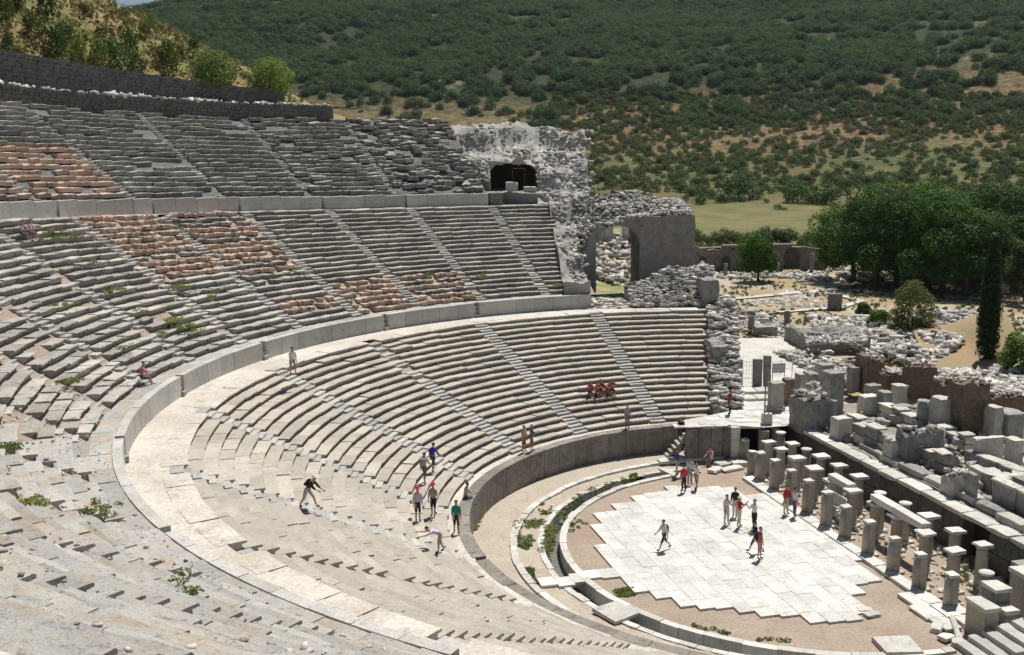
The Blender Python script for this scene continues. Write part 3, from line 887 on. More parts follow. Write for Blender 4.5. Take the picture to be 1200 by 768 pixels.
def wp(px, py, Y):
    q = at_y(px, py, Y - O[1]); return q
WING = [wp(527, 150, 63), wp(560, 148, 62), wp(600, 147, 62), wp(640, 150, 62), wp(686, 154, 60), wp(695, 190, 54), wp(708, 213, 50),
        wp(735, 222, 48), wp(782, 219, 47.5), wp(808, 243, 44.5), wp(560, 190, 56.5), wp(600, 175, 57), wp(620, 190, 55), wp(650, 200, 53.5), wp(670, 230, 49), wp(720, 240, 44),
        wp(790, 235, 45), wp(705, 263, 40), wp(748, 254, 40), wp(806, 249, 40), wp(660, 268, 44), wp(680, 300, 39), wp(690, 325, 36.5), wp(655, 180, 58), wp(640, 228, 50),
        np.array([-12.4, 47.5, 15.9]), np.array([-17.5, 49.0, 17.6]), np.array([-11.0, 40, 12.6]), np.array([-10.3, 35, 9.8]), np.array([-20, 56, 20.6]), np.array([-22.5, 64, 23.6])]
WPTS = np.array(WING)
def wing_z(x, y):
    d2 = (WPTS[:, 0] - x) ** 2 + (WPTS[:, 1] - y) ** 2 + .05
    w = 1 / d2 ** 1.7
    return float((w * WPTS[:, 2]).sum() / w.sum())
wing = thing('ruined_wing', 'pale ruined masonry wing with a tall arched doorway and a cave at its top', 'ruin', (-8, 46, 2))
wb = wing.location
# masses beside and above the cave, the doorway and the outer end
CX0, CX1, CY0 = -17.6, -13.2, 51.0
rough_solid('masonry_mass', (-13.2, 47.6), (4.9, -.3), (.4, 14.0), 30, 60, lambda x, y: wing_z(x, y) if y < 62 else wing_z(x, 62) , lambda a, b: 1.5, M['masonry'], wing, .2, 10, wb, 0)
rough_solid('masonry_mass', (-11.3, 33.6), (2.2, 0), (-.9, 14.2), 10, 40, lambda x, y: wing_z(x, y) + .1, lambda a, b: 5, M['masonry'], wing, .12, 6, wb, 0)
rough_solid('masonry_mass', (-25.0, 56.5), (7.2, -5.0), (-.6, 9.5), 24, 32, lambda x, y: min(wing_z(x, y), 23.7) + .1, lambda a, b: 12, M['masonry'], wing, .2, 5, wb, 0)
# roof over the cave: arched underside
rough_solid('vault', (-18.4, 53.4), (6.0, -.3), (-.5, 8.6), 24, 24, lambda x, y: wing_z(x, y) + .2, lambda a, b: 17.0 + (3.1 + .45 * float(vnoise(np.array(a * 7 + 3), np.array(b * 5)))) * math.sqrt(max(0, 1 - (2 * a - 1) ** 2 * .98)), M['masonry'], wing, .2, 5, wb, 0)
rough_solid('cave_wall', (-19.5, 60.5), (8, 0), (0, 1.0), 8, 3, lambda x, y: 22.5, lambda a, b: 14, M['brick'], wing, .15, 5, wb)
rough_solid('cave_floor', (-18.5, 49.6), (6.2, -.6), (0, 11), 10, 14, lambda x, y: 17.0, lambda a, b: 13, M['ruin_grey'], wing, .12, 3, wb)
# doorway wall: two piers and the arch
JL, JR, YW = -8.15, -4.25, 39.8
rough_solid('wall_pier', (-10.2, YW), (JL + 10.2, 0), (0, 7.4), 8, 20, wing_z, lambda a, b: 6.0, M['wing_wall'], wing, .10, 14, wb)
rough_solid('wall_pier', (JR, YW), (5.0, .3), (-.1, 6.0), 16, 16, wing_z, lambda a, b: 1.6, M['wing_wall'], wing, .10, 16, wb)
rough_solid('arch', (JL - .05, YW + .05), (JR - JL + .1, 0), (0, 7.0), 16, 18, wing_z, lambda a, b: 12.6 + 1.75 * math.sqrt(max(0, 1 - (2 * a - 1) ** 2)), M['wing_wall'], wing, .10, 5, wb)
# stones lying on the sloping masonry: rubble facing that catches the sun
pts = []; szs = []
for _ in range(9000):
    x = random.uniform(-24, .5); y = random.uniform(35, 61.5)
    ph = math.degrees(math.atan2(y, x)); r = math.hypot(x, y)
    if ph > 111 and r < 64 and r > 50: continue
    if r < 50.2 and ph > 106.9 - (r - 36) * .2: continue
    if CX0 - .4 < x < CX1 and 48 < y < 54.2: continue
    if y < 39.8 and x > -9.2: continue
    if x > -5.2 and y > 47 - .35 * (x + 5): continue
    if y > 47 and x > -8.15 + .05 * (y - 47) + .5 * math.sin(y * 2.1): continue
    if x < -20 and y > 60: continue
    if -24 < x < -13 and y < 51: continue
    if y > 56 and ph > 112.5: continue
    pts.append((x, y, wing_z(x, y) + .05)); szs.append(random.choice((.10, .13, .16, .2, .26)))
o = obj('facing_stones', scatter_mesh('facing_stones', [np.array(p) - np.array(wb) for p in pts], np.array(szs) * 1.2, M['masonry'], CHIPS, .28, .4, .6), wing); o['kind'] = 'stuff'

# a few picked-out big stones and the iron frame by the cave
def lone_block(name, label, cat, px, py, z, size, rz=0., mat='ruin', group=None, tilt=(0, 0), seed=None):
    q = at(px, py, z); mb = MB(); mb.add(*wbox(size, (0, 0, size[2] / 2), min(.05, .2 * min(size))))
    o = mb.build(name, M[mat], None, False, (q[0], q[1], z), (tilt[0], tilt[1], rz)); tag(o, label, cat, group); return o
q = wp(597, 232, 50.4); 
lone = lambda q, s, lab, rz: tag((lambda mb: (mb.add(*wbox(s, (0, 0, s[2] / 2), .07)), mb.build('stone_block', M['ruin'], None, False, tuple(q), rz))[1])(MB()), lab, 'stone')
lone((-15.7, 50.6, 17.0), (1.2, .8, .9), 'squared pale block standing at the cave mouth left of the iron frame', .1)
lone((-13.9, 50.2, 16.9), (1.3, .8, .55), 'low pale block lying at the cave mouth right of the iron frame', -.1)
fr = thing('iron_frame', 'thin rusty iron frame standing in the cave mouth', 'frame', (-15.0, 51.4, 17.0))
for a, b in (((-.6, 0, 0), (-.6, 0, 2.2)), ((.6, 0, 0), (.6, 0, 2.2)), ((-.6, 0, 2.2), (.6, 0, 2.2))):
    mb = MB(); mb.tube(a, b, .035); mb.build('bar', M['bark'], fr)

# seen through the doorway: rubble, weeds and a broken fluted wall
dr = thing('ruined_wall', 'broken pale wall seen through the tall arched doorway', 'wall', (-4.5, 58, 9))
for k, (x, w_, h) in enumerate(((-2.6, .8, 3.4), (-1.7, .7, 4.2), (-.9, .8, 3.9), (0, .7, 3.1), (.9, .8, 4.4), (1.8, .8, 4.6))):
    mb = MB(); mb.box((x, 0, h / 2 - 2), (w_, .9, h + 4), 0, .08); mb.build('upright_slab', M['ruin'], dr)
pts = []; szs = []
for _ in range(420):
    x = random.uniform(-9, 0); y = random.uniform(47.5, 58); pts.append((x, y, 7.7 + .33 * (y - 47) + random.uniform(-.1, .3))); szs.append(random.uniform(.2, .6))
tag(obj('rubble', scatter_mesh('rubble', pts, szs, M['rubble']), None), kind='stuff')
gm, gnt, gb = nodes_of('courtyard_earth', .95)
pos = gnt.nodes.new('ShaderNodeNewGeometry').outputs['Position']
gnt.links.new(mix(gnt, ramp(gnt, noise(gnt, .6, 5, .6, pos), .42, .6), (.20, .24, .07), (.36, .31, .2)), gb.inputs['Base Color'])
cv = []
for j in range(8):
    y = 39 + j * 3.2
    for i in range(6): cv.append((-10 + i * 2.4, y, 7.6 + .33 * max(0, y - 47) + random.uniform(-.1, .1)))
tag(obj('courtyard', new_mesh('courtyard', cv, [(j * 6 + i, j * 6 + i + 1, (j + 1) * 6 + i + 1, (j + 1) * 6 + i) for j in range(7) for i in range(5)], gm)), kind='structure')

# broken side wall running down the right hand end of the lower tier
def side_top(x, y):
    r = math.hypot(x, y); return low_surface(max(R_L0 + .1, min(r, R_L1 + 1))) + .25 + .35 * float(fbm(np.array(x * .8), np.array(y * .8), 3))
sw = thing('side_wall', 'broken rubble side wall falling along the right end of the lower seats', 'ruin', (1.5, 25, 1.8))
a0 = np.array(pol(19.6, 93.4, 0)[:2]); a1 = np.array(pol(35.4, 88.3, 0)[:2])
rough_solid('masonry_mass', a0, (2.2, .6), a1 - a0, 14, 60, side_top, lambda a, b: 1.0, M['masonry'], sw, .14, 6, sw.location)
rough_solid('masonry_mass', (-5.6, 33.6), (7.2, .4), (-.2, 3.6), 30, 16, lambda x, y: 8.0 + .75 * (y - 33.4) * (.45 + .55 * smooth(-5.6, -1, x)) + .3 * float(fbm(np.array(x * .9), np.array(y * .9), 3)), lambda a, b: 5.0, M['masonry'], sw, .24, 6, sw.location)
rough_solid('wall_end', (.4, 33.2), (1.4, .3), (-.3, 3.0), 6, 8, lambda x, y: 10.3, lambda a, b: 1.4, M['ruin_grey'], sw, .18, 12, sw.location)
rough_solid('wall_end', (-.1, 25.2), (1.1, .3), (-.4, 2.6), 6, 8, lambda x, y: 6.3, lambda a, b: 1.4, M['ruin_grey'], sw, .12, 8, sw.location)
pts = []; szs = []
for _ in range(1900):
    t = random.random(); w_ = random.random(); p = a0 + (a1 - a0) * t + np.array([2.2, .6]) * w_
    pts.append((p[0], p[1], side_top(p[0], p[1]) + .1)); szs.append(random.choice((.10, .13, .17, .22, .3)))
for _ in range(900):
    x = random.uniform(-5.6, 1.8); y = random.uniform(33.4, 37.2); pts.append((x, y, 8.1 + .75 * (y - 33.4) * (.45 + .55 * float(smooth(-5.6, -1, x))) + random.uniform(-.1, .15))); szs.append(random.choice((.1, .14, .18, .24, .3)))
for _ in range(160):
    x = random.uniform(-9.8, -4.5); y = random.uniform(33.2, 39); pts.append((x, y, 8.2)); szs.append(random.choice((.14, .2, .26)))
o = obj('fallen_stones', scatter_mesh('fallen_stones', [np.array(p) - np.array(sw.location) for p in pts], np.array(szs) * 1.3, M['rubble'], CHIPS, .12, .35, .6), sw); o['kind'] = 'stuff'
disc_poly('wing_terrace', [pol(34.0, 106, 0), (-4.5, 33.6), (-4.3, 40.2), (-10.4, 40.2)], 7.97, M['walk'])

# ------------------------------------------------------------------ parodos: side wall, stair, door and landing
LAND = [(-4.7, 15.6), (-3.6, 15.15), (-.9, 15.75), (1.45, 15.0), (3.3, 15.4), (6.2, 14.4), (7.2, 20), (9.5, 31), (13, 40), (12.8, 48), (3.2, 48), (3.4, 36), (2.4, 24), (1.0, 20.2), (-1.6, 18.4), (-3.6, 17.2)]
disc_poly('parodos_floor', LAND, 2.47, M['road'])
pw = thing('side_wall', 'brown wall with a doorway closing the orchestra beside the stair', 'wall', (-2, 15.5, 0))
def sbox(parent, name, c, size, rz, mat, jit=.02, taper=1.0):
    mb = MB(); mb.add(*wbox(size, (0, 0, 0), jit * 1.2, taper, .6)); return mb.build(name, mat, parent, False, tuple(np.array(c) - np.array(parent.location)) if parent is not None else tuple(c), rz)
for k in range(4): sbox(pw, 'wall_slab', (-3.6 + k * .86 + .2, 15.42 + k * .10, 1.2), (.84, .5, 2.36), .12, M['podium'])
sbox(pw, 'door_jamb', (-.42, 15.55, 1.22), (.62, .7, 2.4), .1, M['ruin'])
sbox(pw, 'lintel', (.5, 15.75, 2.36), (2.4, .6, .2), -.05, M['kerb'])
sbox(pw, 'door_jamb', (1.55, 15.25, 1.1), (.7, .8, 2.3), -.1, M['ruin_grey'])
sbox(pw, 'door_recess', (.5, 17.0, 1.2), (2.2, .2, 2.4), 0, M['dark'])  # near-black panel, its colour stands in for shade inside the doorway
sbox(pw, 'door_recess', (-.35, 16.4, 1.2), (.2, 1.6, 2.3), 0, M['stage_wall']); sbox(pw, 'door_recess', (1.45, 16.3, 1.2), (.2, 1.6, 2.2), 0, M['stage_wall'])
for k in range(4): sbox(pw, 'coping_slab', (-4.2 + k * .95, 15.75 + k * .05, 2.42), (.93, .9, .14), .08, M['kerb'])
ps = thing('stairway', 'short white stair from the orchestra up to the landing', 'stairs', (-3.6, 16.6, 0))
for k in range(8):
    t_ = k / 7; p = np.array([-4.9, 16.85]) * (1 - t_) + np.array([-3.05, 16.7]) * t_
    sbox(ps, 'step', (p[0], p[1], .13 + .27 * k - .1), (.34, 1.1, .26), .12, M['step'])
# bench-like slabs at its foot
for k, (px, py, sz, rz, lab) in enumerate(((800, 541, (3.6, .9, .28), .25, 'long white step slab at the foot of the short stair'), (830, 539, (2.0, .8, .3), .1, 'white bench slab in front of the brown wall'),
        (849, 545, (1.3, .9, .22), .5, 'loose white slab before the dark doorway, nearest the wall'), (857, 551, (1.7, .7, .2), .5, 'loose white slab before the dark doorway, lying in front'), (866, 545, (1.2, .9, .3), .2, 'loose white slab before the dark doorway, nearest the pillars'),
        (838, 553, (1.1, .7, .25), .9, 'low rough boulder on the sand left of the loose slabs'), (786, 556, (.55, 2.3, .16), .42, 'white plank-like kerb stone lying across the end of the weedy ledge'))):
    lone_block('stone_slab', lab, 'slab', px, py, .02, sz, rz, 'kerb')
# kerb along the pillars
kb = tag(thing('stage_kerb', 'line of white kerb slabs along the foot of the pillar row', 'kerb', SN(0, -1, 0)))
s_ = -9.8
while s_ < 11.5:
    l = random.uniform(1.2, 2.1); p = SN(s_ + l / 2, -.62 + random.uniform(-.06, .06), .08)
    if random.random() > .08: sbox(kb, 'kerb_slab', p, (random.uniform(.6, .8), l - .05, .24), math.atan2(N_DIR[1], N_DIR[0]), M['paving'])
    s_ += l

# ------------------------------------------------------------------ stage front: pillars in three rows
RZ = math.atan2(N_DIR[1], N_DIR[0])
def pillar(p, h, kind, label, group, capw=.95, k=0):
    t = thing('pillar' if kind != 'round' else 'column', label, 'pillar' if kind != 'round' else 'column', p, RZ + random.uniform(-.05, .05), group)
    mb = MB()
    if kind == 'front':
        mb.box((.04, 0, h / 2), (.38, .47, h), 0, .025, .92); mb.build('shaft', M['pillar'], t)
        mb = MB(); mb.lathe([(.235, 0), (.215, h * .5), (.20, h - .05)], (-.18, 0, 0), 10); mb.build('half_column', M['pillar'], t, True)
        mb = MB(); mb.box((-.03, 0, h + .05), (.5, .5, .11), 0, .035); mb.build('capital', M['capital'], t)
    elif kind == 'cap':
        mb.lathe([(.36, 0), (.36, .12), (.31, .2), (.30, h * .5), (.28, h - .28), (.33, h - .22)], (0, 0, 0), 12); mb.build('shaft', M['pillar'], t, True)
        mb = MB(); mb.lathe([(.26, h - .24), (.36, h - .14), (.40, h - .1)], (0, 0, 0), 12); mb.box((0, 0, h - .04), (capw * .86, capw * .8, .14), 0, .03); mb.build('capital', M['capital'], t)
    else:
        mb.lathe([(.33, 0), (.30, .2), (.28, h * .5), (.27, h)], (0, 0, 0), 14); mb.build('shaft', M['pillar'], t, True)
        mb = MB(); mb.lathe([(.3, h), (.36, h + .08), (.34, h + .12)], (0, 0, 0), 14); mb.build('capital', M['capital'], t, True)
    mb = MB(); mb.box((0, 0, .05), (.8, .8, .14), 0, .03); mb.build('base', M['ruin'], t)
    return t
FR = [(-13.4, 1.0, 1.5), (-10.56, .22, 1.5), (-9.19, .08, 1.85), (-7.17, .06, 1.97), (-4.8, -.1, 2.0), (-2.82, -.06, 2.0), (-.55, -.15, 2.02), (1.35, -.08, 1.8), (3.73, -.12, 1.78), (6.15, -.2, 1.78), (8.35, -.2, 1.79), (10.55, -.03, 1.62)]
for k, (s, n, h) in enumerate(FR):
    pillar(SN(s, n, 0), h, 'front', f'square-backed half-column pillar, {ORD[k]} from the far end of the front row', 'front row of stage pillars')
SE = [(-10.5, 1.3, 2.2), (-8.77, 1.27, 2.2), (-6.72, 1.27, 2.2), (-4.55, 1.25, 2.2), (-2.85, 1.5, 1.95), (-.4, 1.35, 2.15), (1.5, 1.65, 2.0), (3.6, 1.6, 2.0), (6.5, 1.3, 2.15), (9.05, 1.15, 2.2)]
for k, (s, n, h) in enumerate(SE):
    pillar(SN(s, n, 0), h, 'cap', f'round shaft under a flat white capital, {ORD[k]} from the far end of the second row', 'second row of stage pillars', random.uniform(.85, 1.1))
pillar(SN(11.7, .9, 0), 2.05, 'round', 'plain round column drum stack left of the stacked corner blocks', None)
TH = [(-13.5, 3.3, 2.1), (-12.0, 2.95, 2.2), (-9.7, 2.6, 2.2), (-8.0, 2.65, 2.2), (-6.7, 2.95, 2.2), (-4.66, 3.0, 2.2), (-2.5, 3.05, 2.2), (.56, 2.5, 2.1), (2.6, 2.75, 2.15), (4.48, 2.9, 2.2), (6.73, 2.87, 2.2), (8.76, 2.95, 2.2)]
for k, (s, n, h) in enumerate(TH):
    pillar(SN(s, n, 0), h, 'cap' if k in (2, 4, 5, 6, 9, 10, 11) else 'round', f'shaft with white top, {ORD[k]} from the far end of the rear row by the dark wall', 'rear row of stage pillars', random.uniform(.8, 1.05))
for k, (s0, s1, n, z, lab) in enumerate(((-2.95, -.75, 1.5, 1.96, 'white architrave beam on the second row, farthest of three beside the notice board'), (1.3, 3.5, 1.65, 2.06, 'white architrave beam on the second row, middle one of three'), (3.56, 6.1, 1.6, 2.06, 'white architrave beam on the second row, nearest of three'))):
    p = SN((s0 + s1) / 2, n, z + .2); mb = MB(); mb.box((0, 0, 0), (.55, s1 - s0, .36), 0, .025)
    tag(mb.build('architrave_beam', M['capital'], None, False, tuple(p), RZ), lab, 'beam', 'beams across the pillars')
# earth between the pillars and low sill stones
pts = []; szs = []
for _ in range(420):
    p = SN(random.uniform(-13, 12), random.uniform(.4, 4.2), .03); pts.append(p); szs.append(random.choice((.05, .08, .12, .2)))
for _ in range(60):
    p = SN(random.uniform(-12, 11), random.uniform(3.7, 4.3), .1); pts.append(p); szs.append(random.uniform(.15, .35))
tag(obj('rubble', scatter_mesh('rubble', pts, szs, M['rubble'])), kind='stuff')

# ---- stage wall with its cornice
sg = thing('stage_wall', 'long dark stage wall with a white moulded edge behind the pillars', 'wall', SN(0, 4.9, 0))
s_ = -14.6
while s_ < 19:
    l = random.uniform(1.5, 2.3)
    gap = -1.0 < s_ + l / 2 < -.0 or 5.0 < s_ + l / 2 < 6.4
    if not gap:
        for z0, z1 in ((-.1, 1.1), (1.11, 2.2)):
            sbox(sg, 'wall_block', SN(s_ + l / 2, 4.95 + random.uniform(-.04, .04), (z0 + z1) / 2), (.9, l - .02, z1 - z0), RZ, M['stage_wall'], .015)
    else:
        sbox(sg, 'door_recess', SN(s_ + l / 2, 5.5, 1.05), (.5, l + .1, 2.2), RZ, M['dark'], .01)  # opening closed by a near-black block, painted as the shade within
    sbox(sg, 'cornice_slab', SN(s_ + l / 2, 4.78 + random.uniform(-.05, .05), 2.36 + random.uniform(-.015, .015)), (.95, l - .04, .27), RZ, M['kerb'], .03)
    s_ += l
# second ledge and the stage floor
MF = stone('stage_floor_earth', (.34, .31, .26), (.28, .26, .22), (.17, .16, .14), .8, (.5, .7), 0, .6, .05)
V = []; F = []
for i in range(35):
    for j in range(16):
        s, n = -17 + i, 5.3 + j * 1.1; p = SN(s, n, 2.44 + .16 * float(fbm(np.array(s * .5), np.array(n * .5), 3)) + (.4 if j > 8 else 0)); V.append(tuple(p))
for i in range(34):
    for j in range(15): F.append((i * 16 + j, i * 16 + j + 1, (i + 1) * 16 + j + 1, (i + 1) * 16 + j))
tag(obj('stage_floor', new_mesh('stage_floor', V, F, MF)), kind='structure')
lg = thing('ledge', 'second white-topped stone ledge parallel to the stage wall', 'ledge', SN(0, 5.7, 2.4))
s_ = -10.6
while s_ < 18:
    l = random.uniform(1.4, 2.6)
    if random.random() > .1: sbox(lg, 'ledge_slab', SN(s_ + l / 2, 5.95 + random.uniform(-.12, .12), 2.62 + random.uniform(-.05, .05)), (random.uniform(.7, 1.0), l - .05, .45), RZ + random.uniform(-.03, .03), M['ruin_grey' if random.random() < .4 else 'ruin'], .05)
    s_ += l

# road slabs on the landing (picked-apart ones near the edge)
rs = tag(thing('road_paving', 'worn white paving slabs at the near edge of the landing', 'paving', (1, 17, 2.47)))
for k in range(46):
    x = random.uniform(-3.4, 5.0); y = random.uniform(15.9, 22) + max(0, x - 3) * .3
    if x < 1 and y > 17.2 + (x + 3.5) * .5: continue
    sbox(rs, 'paving_slab', (x, y, 2.475 + random.uniform(0, .02)), (random.uniform(.7, 1.5), random.uniform(.6, 1.1), .06), random.uniform(-.1, .3), M['paving'], .03)
for (y, x0, x1, h) in ((23.2, 1.6, 4.8, .22), (24.6, 1.9, 5.2, .42)):
    for k in range(3):
        sbox(rs, 'step', (x0 + (x1 - x0) * (k + .5) / 3, y + .1 * k, 2.47 + h / 2), ((x1 - x0) / 3 - .03, 1.6, h), .1, M['kerb'], .03)

# ------------------------------------------------------------------ ruins on the stage
def block(px0, px1, yt, yb, z, depth, label, mat='ruin', name='stone_block', cat='block', kind='box', group=None, jit=.04, rz=None, w=None):
    """a block or pier standing at level z: px0..px1 its picture width, yb its foot, yt its top"""
    q = at((px0 + px1) / 2, yb, z); dist = (q - O) @ FW
    width = max(.25, (px1 - px0) / CAM['f'] * dist)
    n_ = w if w else max(.3, (width - .24 * depth) / 1.0)
    c = np.array([q[0], q[1]]) + N_DIR * .0 - S_DIR * depth / 2
    h = height_to((q[0], q[1], z), yt)
    mb = MB(); r_ = RZ if rz is None else rz
    if kind == 'box':
        mb.add(*wbox((n_, depth, h + .2), (0, 0, h / 2 - .1), .06))
    elif kind == 'round':
        mb.lathe([(n_ / 2, -.1), (n_ / 2 * .96, h * .5), (n_ / 2 * .92, h)], (0, 0, 0), 14)
    elif kind == 'pier':      # plinth, shaft and cap
        mb.add(*wbox((n_ * 1.08, depth * 1.08, .34), (0, 0, .1), .04)); mb.add(*wbox((n_ * .93, depth * .93, h * .9), (0, 0, h * .5), .04)); mb.add(*wbox((n_ * 1.06, depth * 1.06, .22), (0, 0, h - .12), .05))
    elif kind == 'rough':
        pass
    if kind == 'rough':
        t = thing(name, label, cat, (c[0], c[1], z), 0, group)
        U = N_DIR * n_; W = -S_DIR * depth; P = np.array([q[0], q[1]]) - U / 2
        rough_solid('core', P, U, W, max(5, int(n_ * 4)), max(4, int(depth * 3.5)), lambda x, y: z + h - .15 + .2 * float(fbm(np.array(x * 1.3), np.array(y * 1.3), 3)), lambda a, b: z - .3, M[mat], t, .12, 8, (c[0], c[1], z), .3)
        pts = [(c[0] * 0 + random.uniform(-.5, .5) * n_ * N_DIR[0] + random.uniform(-.5, .5) * depth * S_DIR[0], random.uniform(-.5, .5) * n_ * N_DIR[1] + random.uniform(-.5, .5) * depth * S_DIR[1], h - .05) for _ in range(int(10 + n_ * depth * 4))]
        o = obj('loose_stones', scatter_mesh('loose_stones', pts, [random.choice((.1, .14, .2, .26)) for _ in pts], M['rubble']), t); o['kind'] = 'stuff'
        return t
    o = mb.build(name, M[mat], None, kind == 'round', (c[0], c[1], z), r_ + random.uniform(-.06, .06))
    if kind == 'round': o.data.polygons.foreach_set('use_smooth', [len(p.vertices) == 4 for p in o.data.polygons])
    tag(o, label, cat, group); return o

ZS = 2.5
BL = [
 (968, 993, 437, 486, 1.3, 'tall grey pier with a flat white top, highest in the middle of the stage ruins', 'ruin_grey', 'stone_pier', 'pier', 'pier'),
 (934, 974, 464, 503, 1.8, 'big grey broken wall lump with a ragged white top below the tall pier', 'ruin_grey', 'broken_wall', 'wall', 'rough'),
 (974, 984, 470, 505, .8, 'narrow grey upright slab against the tall pier', 'ruin_grey', 'stone_slab', 'slab', 'box'),
 (978, 1001, 491, 515, 1.0, 'squat pale block with a hollow top above the long dark wall', 'ruin', 'stone_block', 'block', 'box'),
 (1009, 1037, 465, 486, 1.0, 'pale squared block lying on the long wall, largest of the stacked ones', 'ruin', 'stone_block', 'block', 'box'),
 (1016, 1036, 452, 470, .9, 'rounded grey boulder topping the stacked blocks', 'ruin_grey', 'boulder', 'block', 'box'),
 (1031, 1048, 460, 488, .9, 'upright grey block with a white top right of the rounded boulder', 'ruin_grey', 'stone_block', 'block', 'box'),
 (1048, 1066, 452, 482, .9, 'tapered pale pedestal behind the upright grey block', 'ruin', 'pedestal', 'block', 'pier'),
 (1048, 1072, 476, 497, .9, 'dark carved block with a white slab top', 'ruin_grey', 'stone_block', 'block', 'pier'),
 (1076, 1095, 471, 508, 1.0, 'thick round column stump with a pale top', 'ruin_grey', 'column_stump', 'column', 'round'),
 (1040, 1073, 516, 542, 1.0, 'heap of carved white fragments in front of the low broken wall', 'ruin', 'carved_block', 'block', 'rough'),
 (1056, 1108, 504, 545, 1.2, 'low broken wall with a ragged white top in the middle of the stage', 'ruin_grey', 'broken_wall', 'wall', 'rough'),
 (1096, 1120, 468, 512, 1.2, 'tall pale square pier with a broken top left of the red-brown brick mass', 'ruin', 'stone_pier', 'pier', 'box'),
 (1100, 1112, 505, 545, .8, 'grey half-round pier at the end of the low broken wall', 'ruin_grey', 'column_stump', 'column', 'round'),
 (1120, 1162, 447, 516, 1.6, 'large red-brown brick mass, biggest of the brick cores', 'brick', 'brick_core', 'ruin', 'rough'),
 (1160, 1178, 478, 522, 1.1, 'pale pier right of the red-brown brick mass', 'ruin', 'stone_pier', 'pier', 'box'),
 (1174, 1206, 485, 522, 1.6, 'dark grey block with a flat white top at the right edge', 'ruin_grey', 'stone_block', 'block', 'pier'),
 (1140, 1181, 513, 542, .5, 'upright moulded slab wall standing behind the scattered stones', 'ruin', 'slab_wall', 'wall', 'pier'),
 (1184, 1203, 516, 552, 1.0, 'block with a slanting white cap at the right edge', 'ruin', 'stone_block', 'block', 'pier'),
 (1112, 1143, 556, 582, 1.1, 'cracked pale block covered with small stones', 'ruin', 'stone_block', 'block', 'rough'),
 (1138, 1149, 557, 589, .8, 'dark upright end stone of the long slab wall', 'ruin_grey', 'end_stone', 'block', 'box'),
 (1110, 1127, 527, 545, .9, 'small lump of stones on the stage floor between two walls', 'ruin_grey', 'stone_heap', 'stones', 'rough'),
 (1010, 1040, 418, 458, 1.6, 'brown brick core with white rubble on top, farthest of the brick cores', 'brick', 'brick_core', 'ruin', 'rough'),
 (1066, 1101, 427, 474, 1.6, 'brown masonry core left of the tall pale pier', 'brick', 'brick_core', 'ruin', 'rough'),
 (996, 1010, 431, 458, 1.0, 'dark upright slab left of the farthest brick core', 'ruin_grey', 'stone_slab', 'slab', 'box'),
 (960, 980, 428, 450, 1.2, 'grey block behind the tall grey pier', 'ruin_grey', 'stone_block', 'block', 'box'),
 (1042, 1056, 437, 466, 1.2, 'broken grey masonry between two brown cores', 'ruin_grey', 'broken_wall', 'wall', 'rough'),
 (1098, 1124, 440, 470, 1.2, 'ragged white-topped masonry behind the tall pale pier', 'ruin', 'broken_wall', 'wall', 'rough'),
 (903, 922, 449, 482, 1.0, 'squat square pedestal with a white cap beside the landing', 'pillar', 'pedestal', 'pedestal', 'pier'),
 (919, 934, 445, 474, .9, 'brownish square block right of the squat pedestal', 'brick', 'stone_block', 'block', 'box'),
 (934, 946, 439, 472, .9, 'pale upright block right of the brownish one', 'ruin', 'stone_block', 'block', 'box'),
 (946, 962, 438, 462, 1.2, 'grey block with a white top beside the pale upright one', 'ruin_grey', 'stone_block', 'block', 'pier'),
 (945, 968, 452, 470, 1.4, 'flat broken slab resting left of the tall grey pier', 'ruin', 'stone_slab', 'slab', 'rough'),
]
for a_, b_, yt, yb, dp, lab, mt, nm, ct, kd in BL:
    block(a_, b_, yt, yb, ZS, dp, lab, mt, nm, ct, kd)
# long slab wall at the right with a lit ledge before it
lw = thing('slab_wall', 'long smooth slab wall running to the right edge above the lit ledge', 'wall', SN(6.6, 6.9, ZS))
for k in range(4): sbox(lw, 'wall_slab', SN(5.4 + k * 1.9, 6.95, ZS + .65), (.55, 1.86, 1.35), RZ, M['ruin_grey'], .03); sbox(lw, 'coping_slab', SN(5.4 + k * 1.9, 6.9, ZS + 1.4), (.7, 1.84, .18), RZ, M['ruin'], .03)
def swall(s0, s1, n, th, h, label, mat='ruin', z=2.45):
    t = thing('ruined_wall', label, 'wall', SN((s0 + s1) / 2, n, z)); s = s0
    while s < s1 - .2:
        l = min(random.uniform(.9, 1.7), s1 - s)
        hh = h * random.uniform(.82, 1.08); k = max(1, round(hh / .62))
        for c in range(k):
            sbox(t, 'wall_block', SN(s + l / 2, n + random.uniform(-.05, .05), z + (c + .5) * hh / k), (th * random.uniform(.88, 1.05), l - .02, hh / k - .012), RZ + random.uniform(-.02, .02), M[mat if random.random() < .7 else 'ruin_grey'], .03)
        if random.random() < .75: sbox(t, 'coping_slab', SN(s + l / 2, n - .05, z + hh + .07), (th * 1.15, l - .04, .15), RZ + random.uniform(-.05, .05), M['ruin'], .04)
        s += l
swall(-8.4, -4.4, 6.6, .8, 1.35, 'long pale block wall with a brownish face on the second ledge')
swall(-10.8, -8.9, 7.6, .7, 1.0, 'short pale block wall between the long block wall and the grey lump', 'ruin_grey')
swall(-3.6, -.4, 7.6, .7, 1.2, 'broken block wall in the middle of the stage behind the carved fragments', 'ruin_grey')
swall(.6, 3.6, 8.4, .7, .9, 'low block wall behind the cracked pale block')
swall(-13, -8.5, 11.4, .8, 1.1, 'pale block wall in front of the farther brick cores', 'ruin')
swall(-8.0, -4.0, 11.8, .8, 1.0, 'low pale block wall in front of the red-brown mass', 'ruin')
swall(-2.6, 2.4, 10.6, .7, .8, 'low block wall before the moulded slab wall', 'ruin_grey')
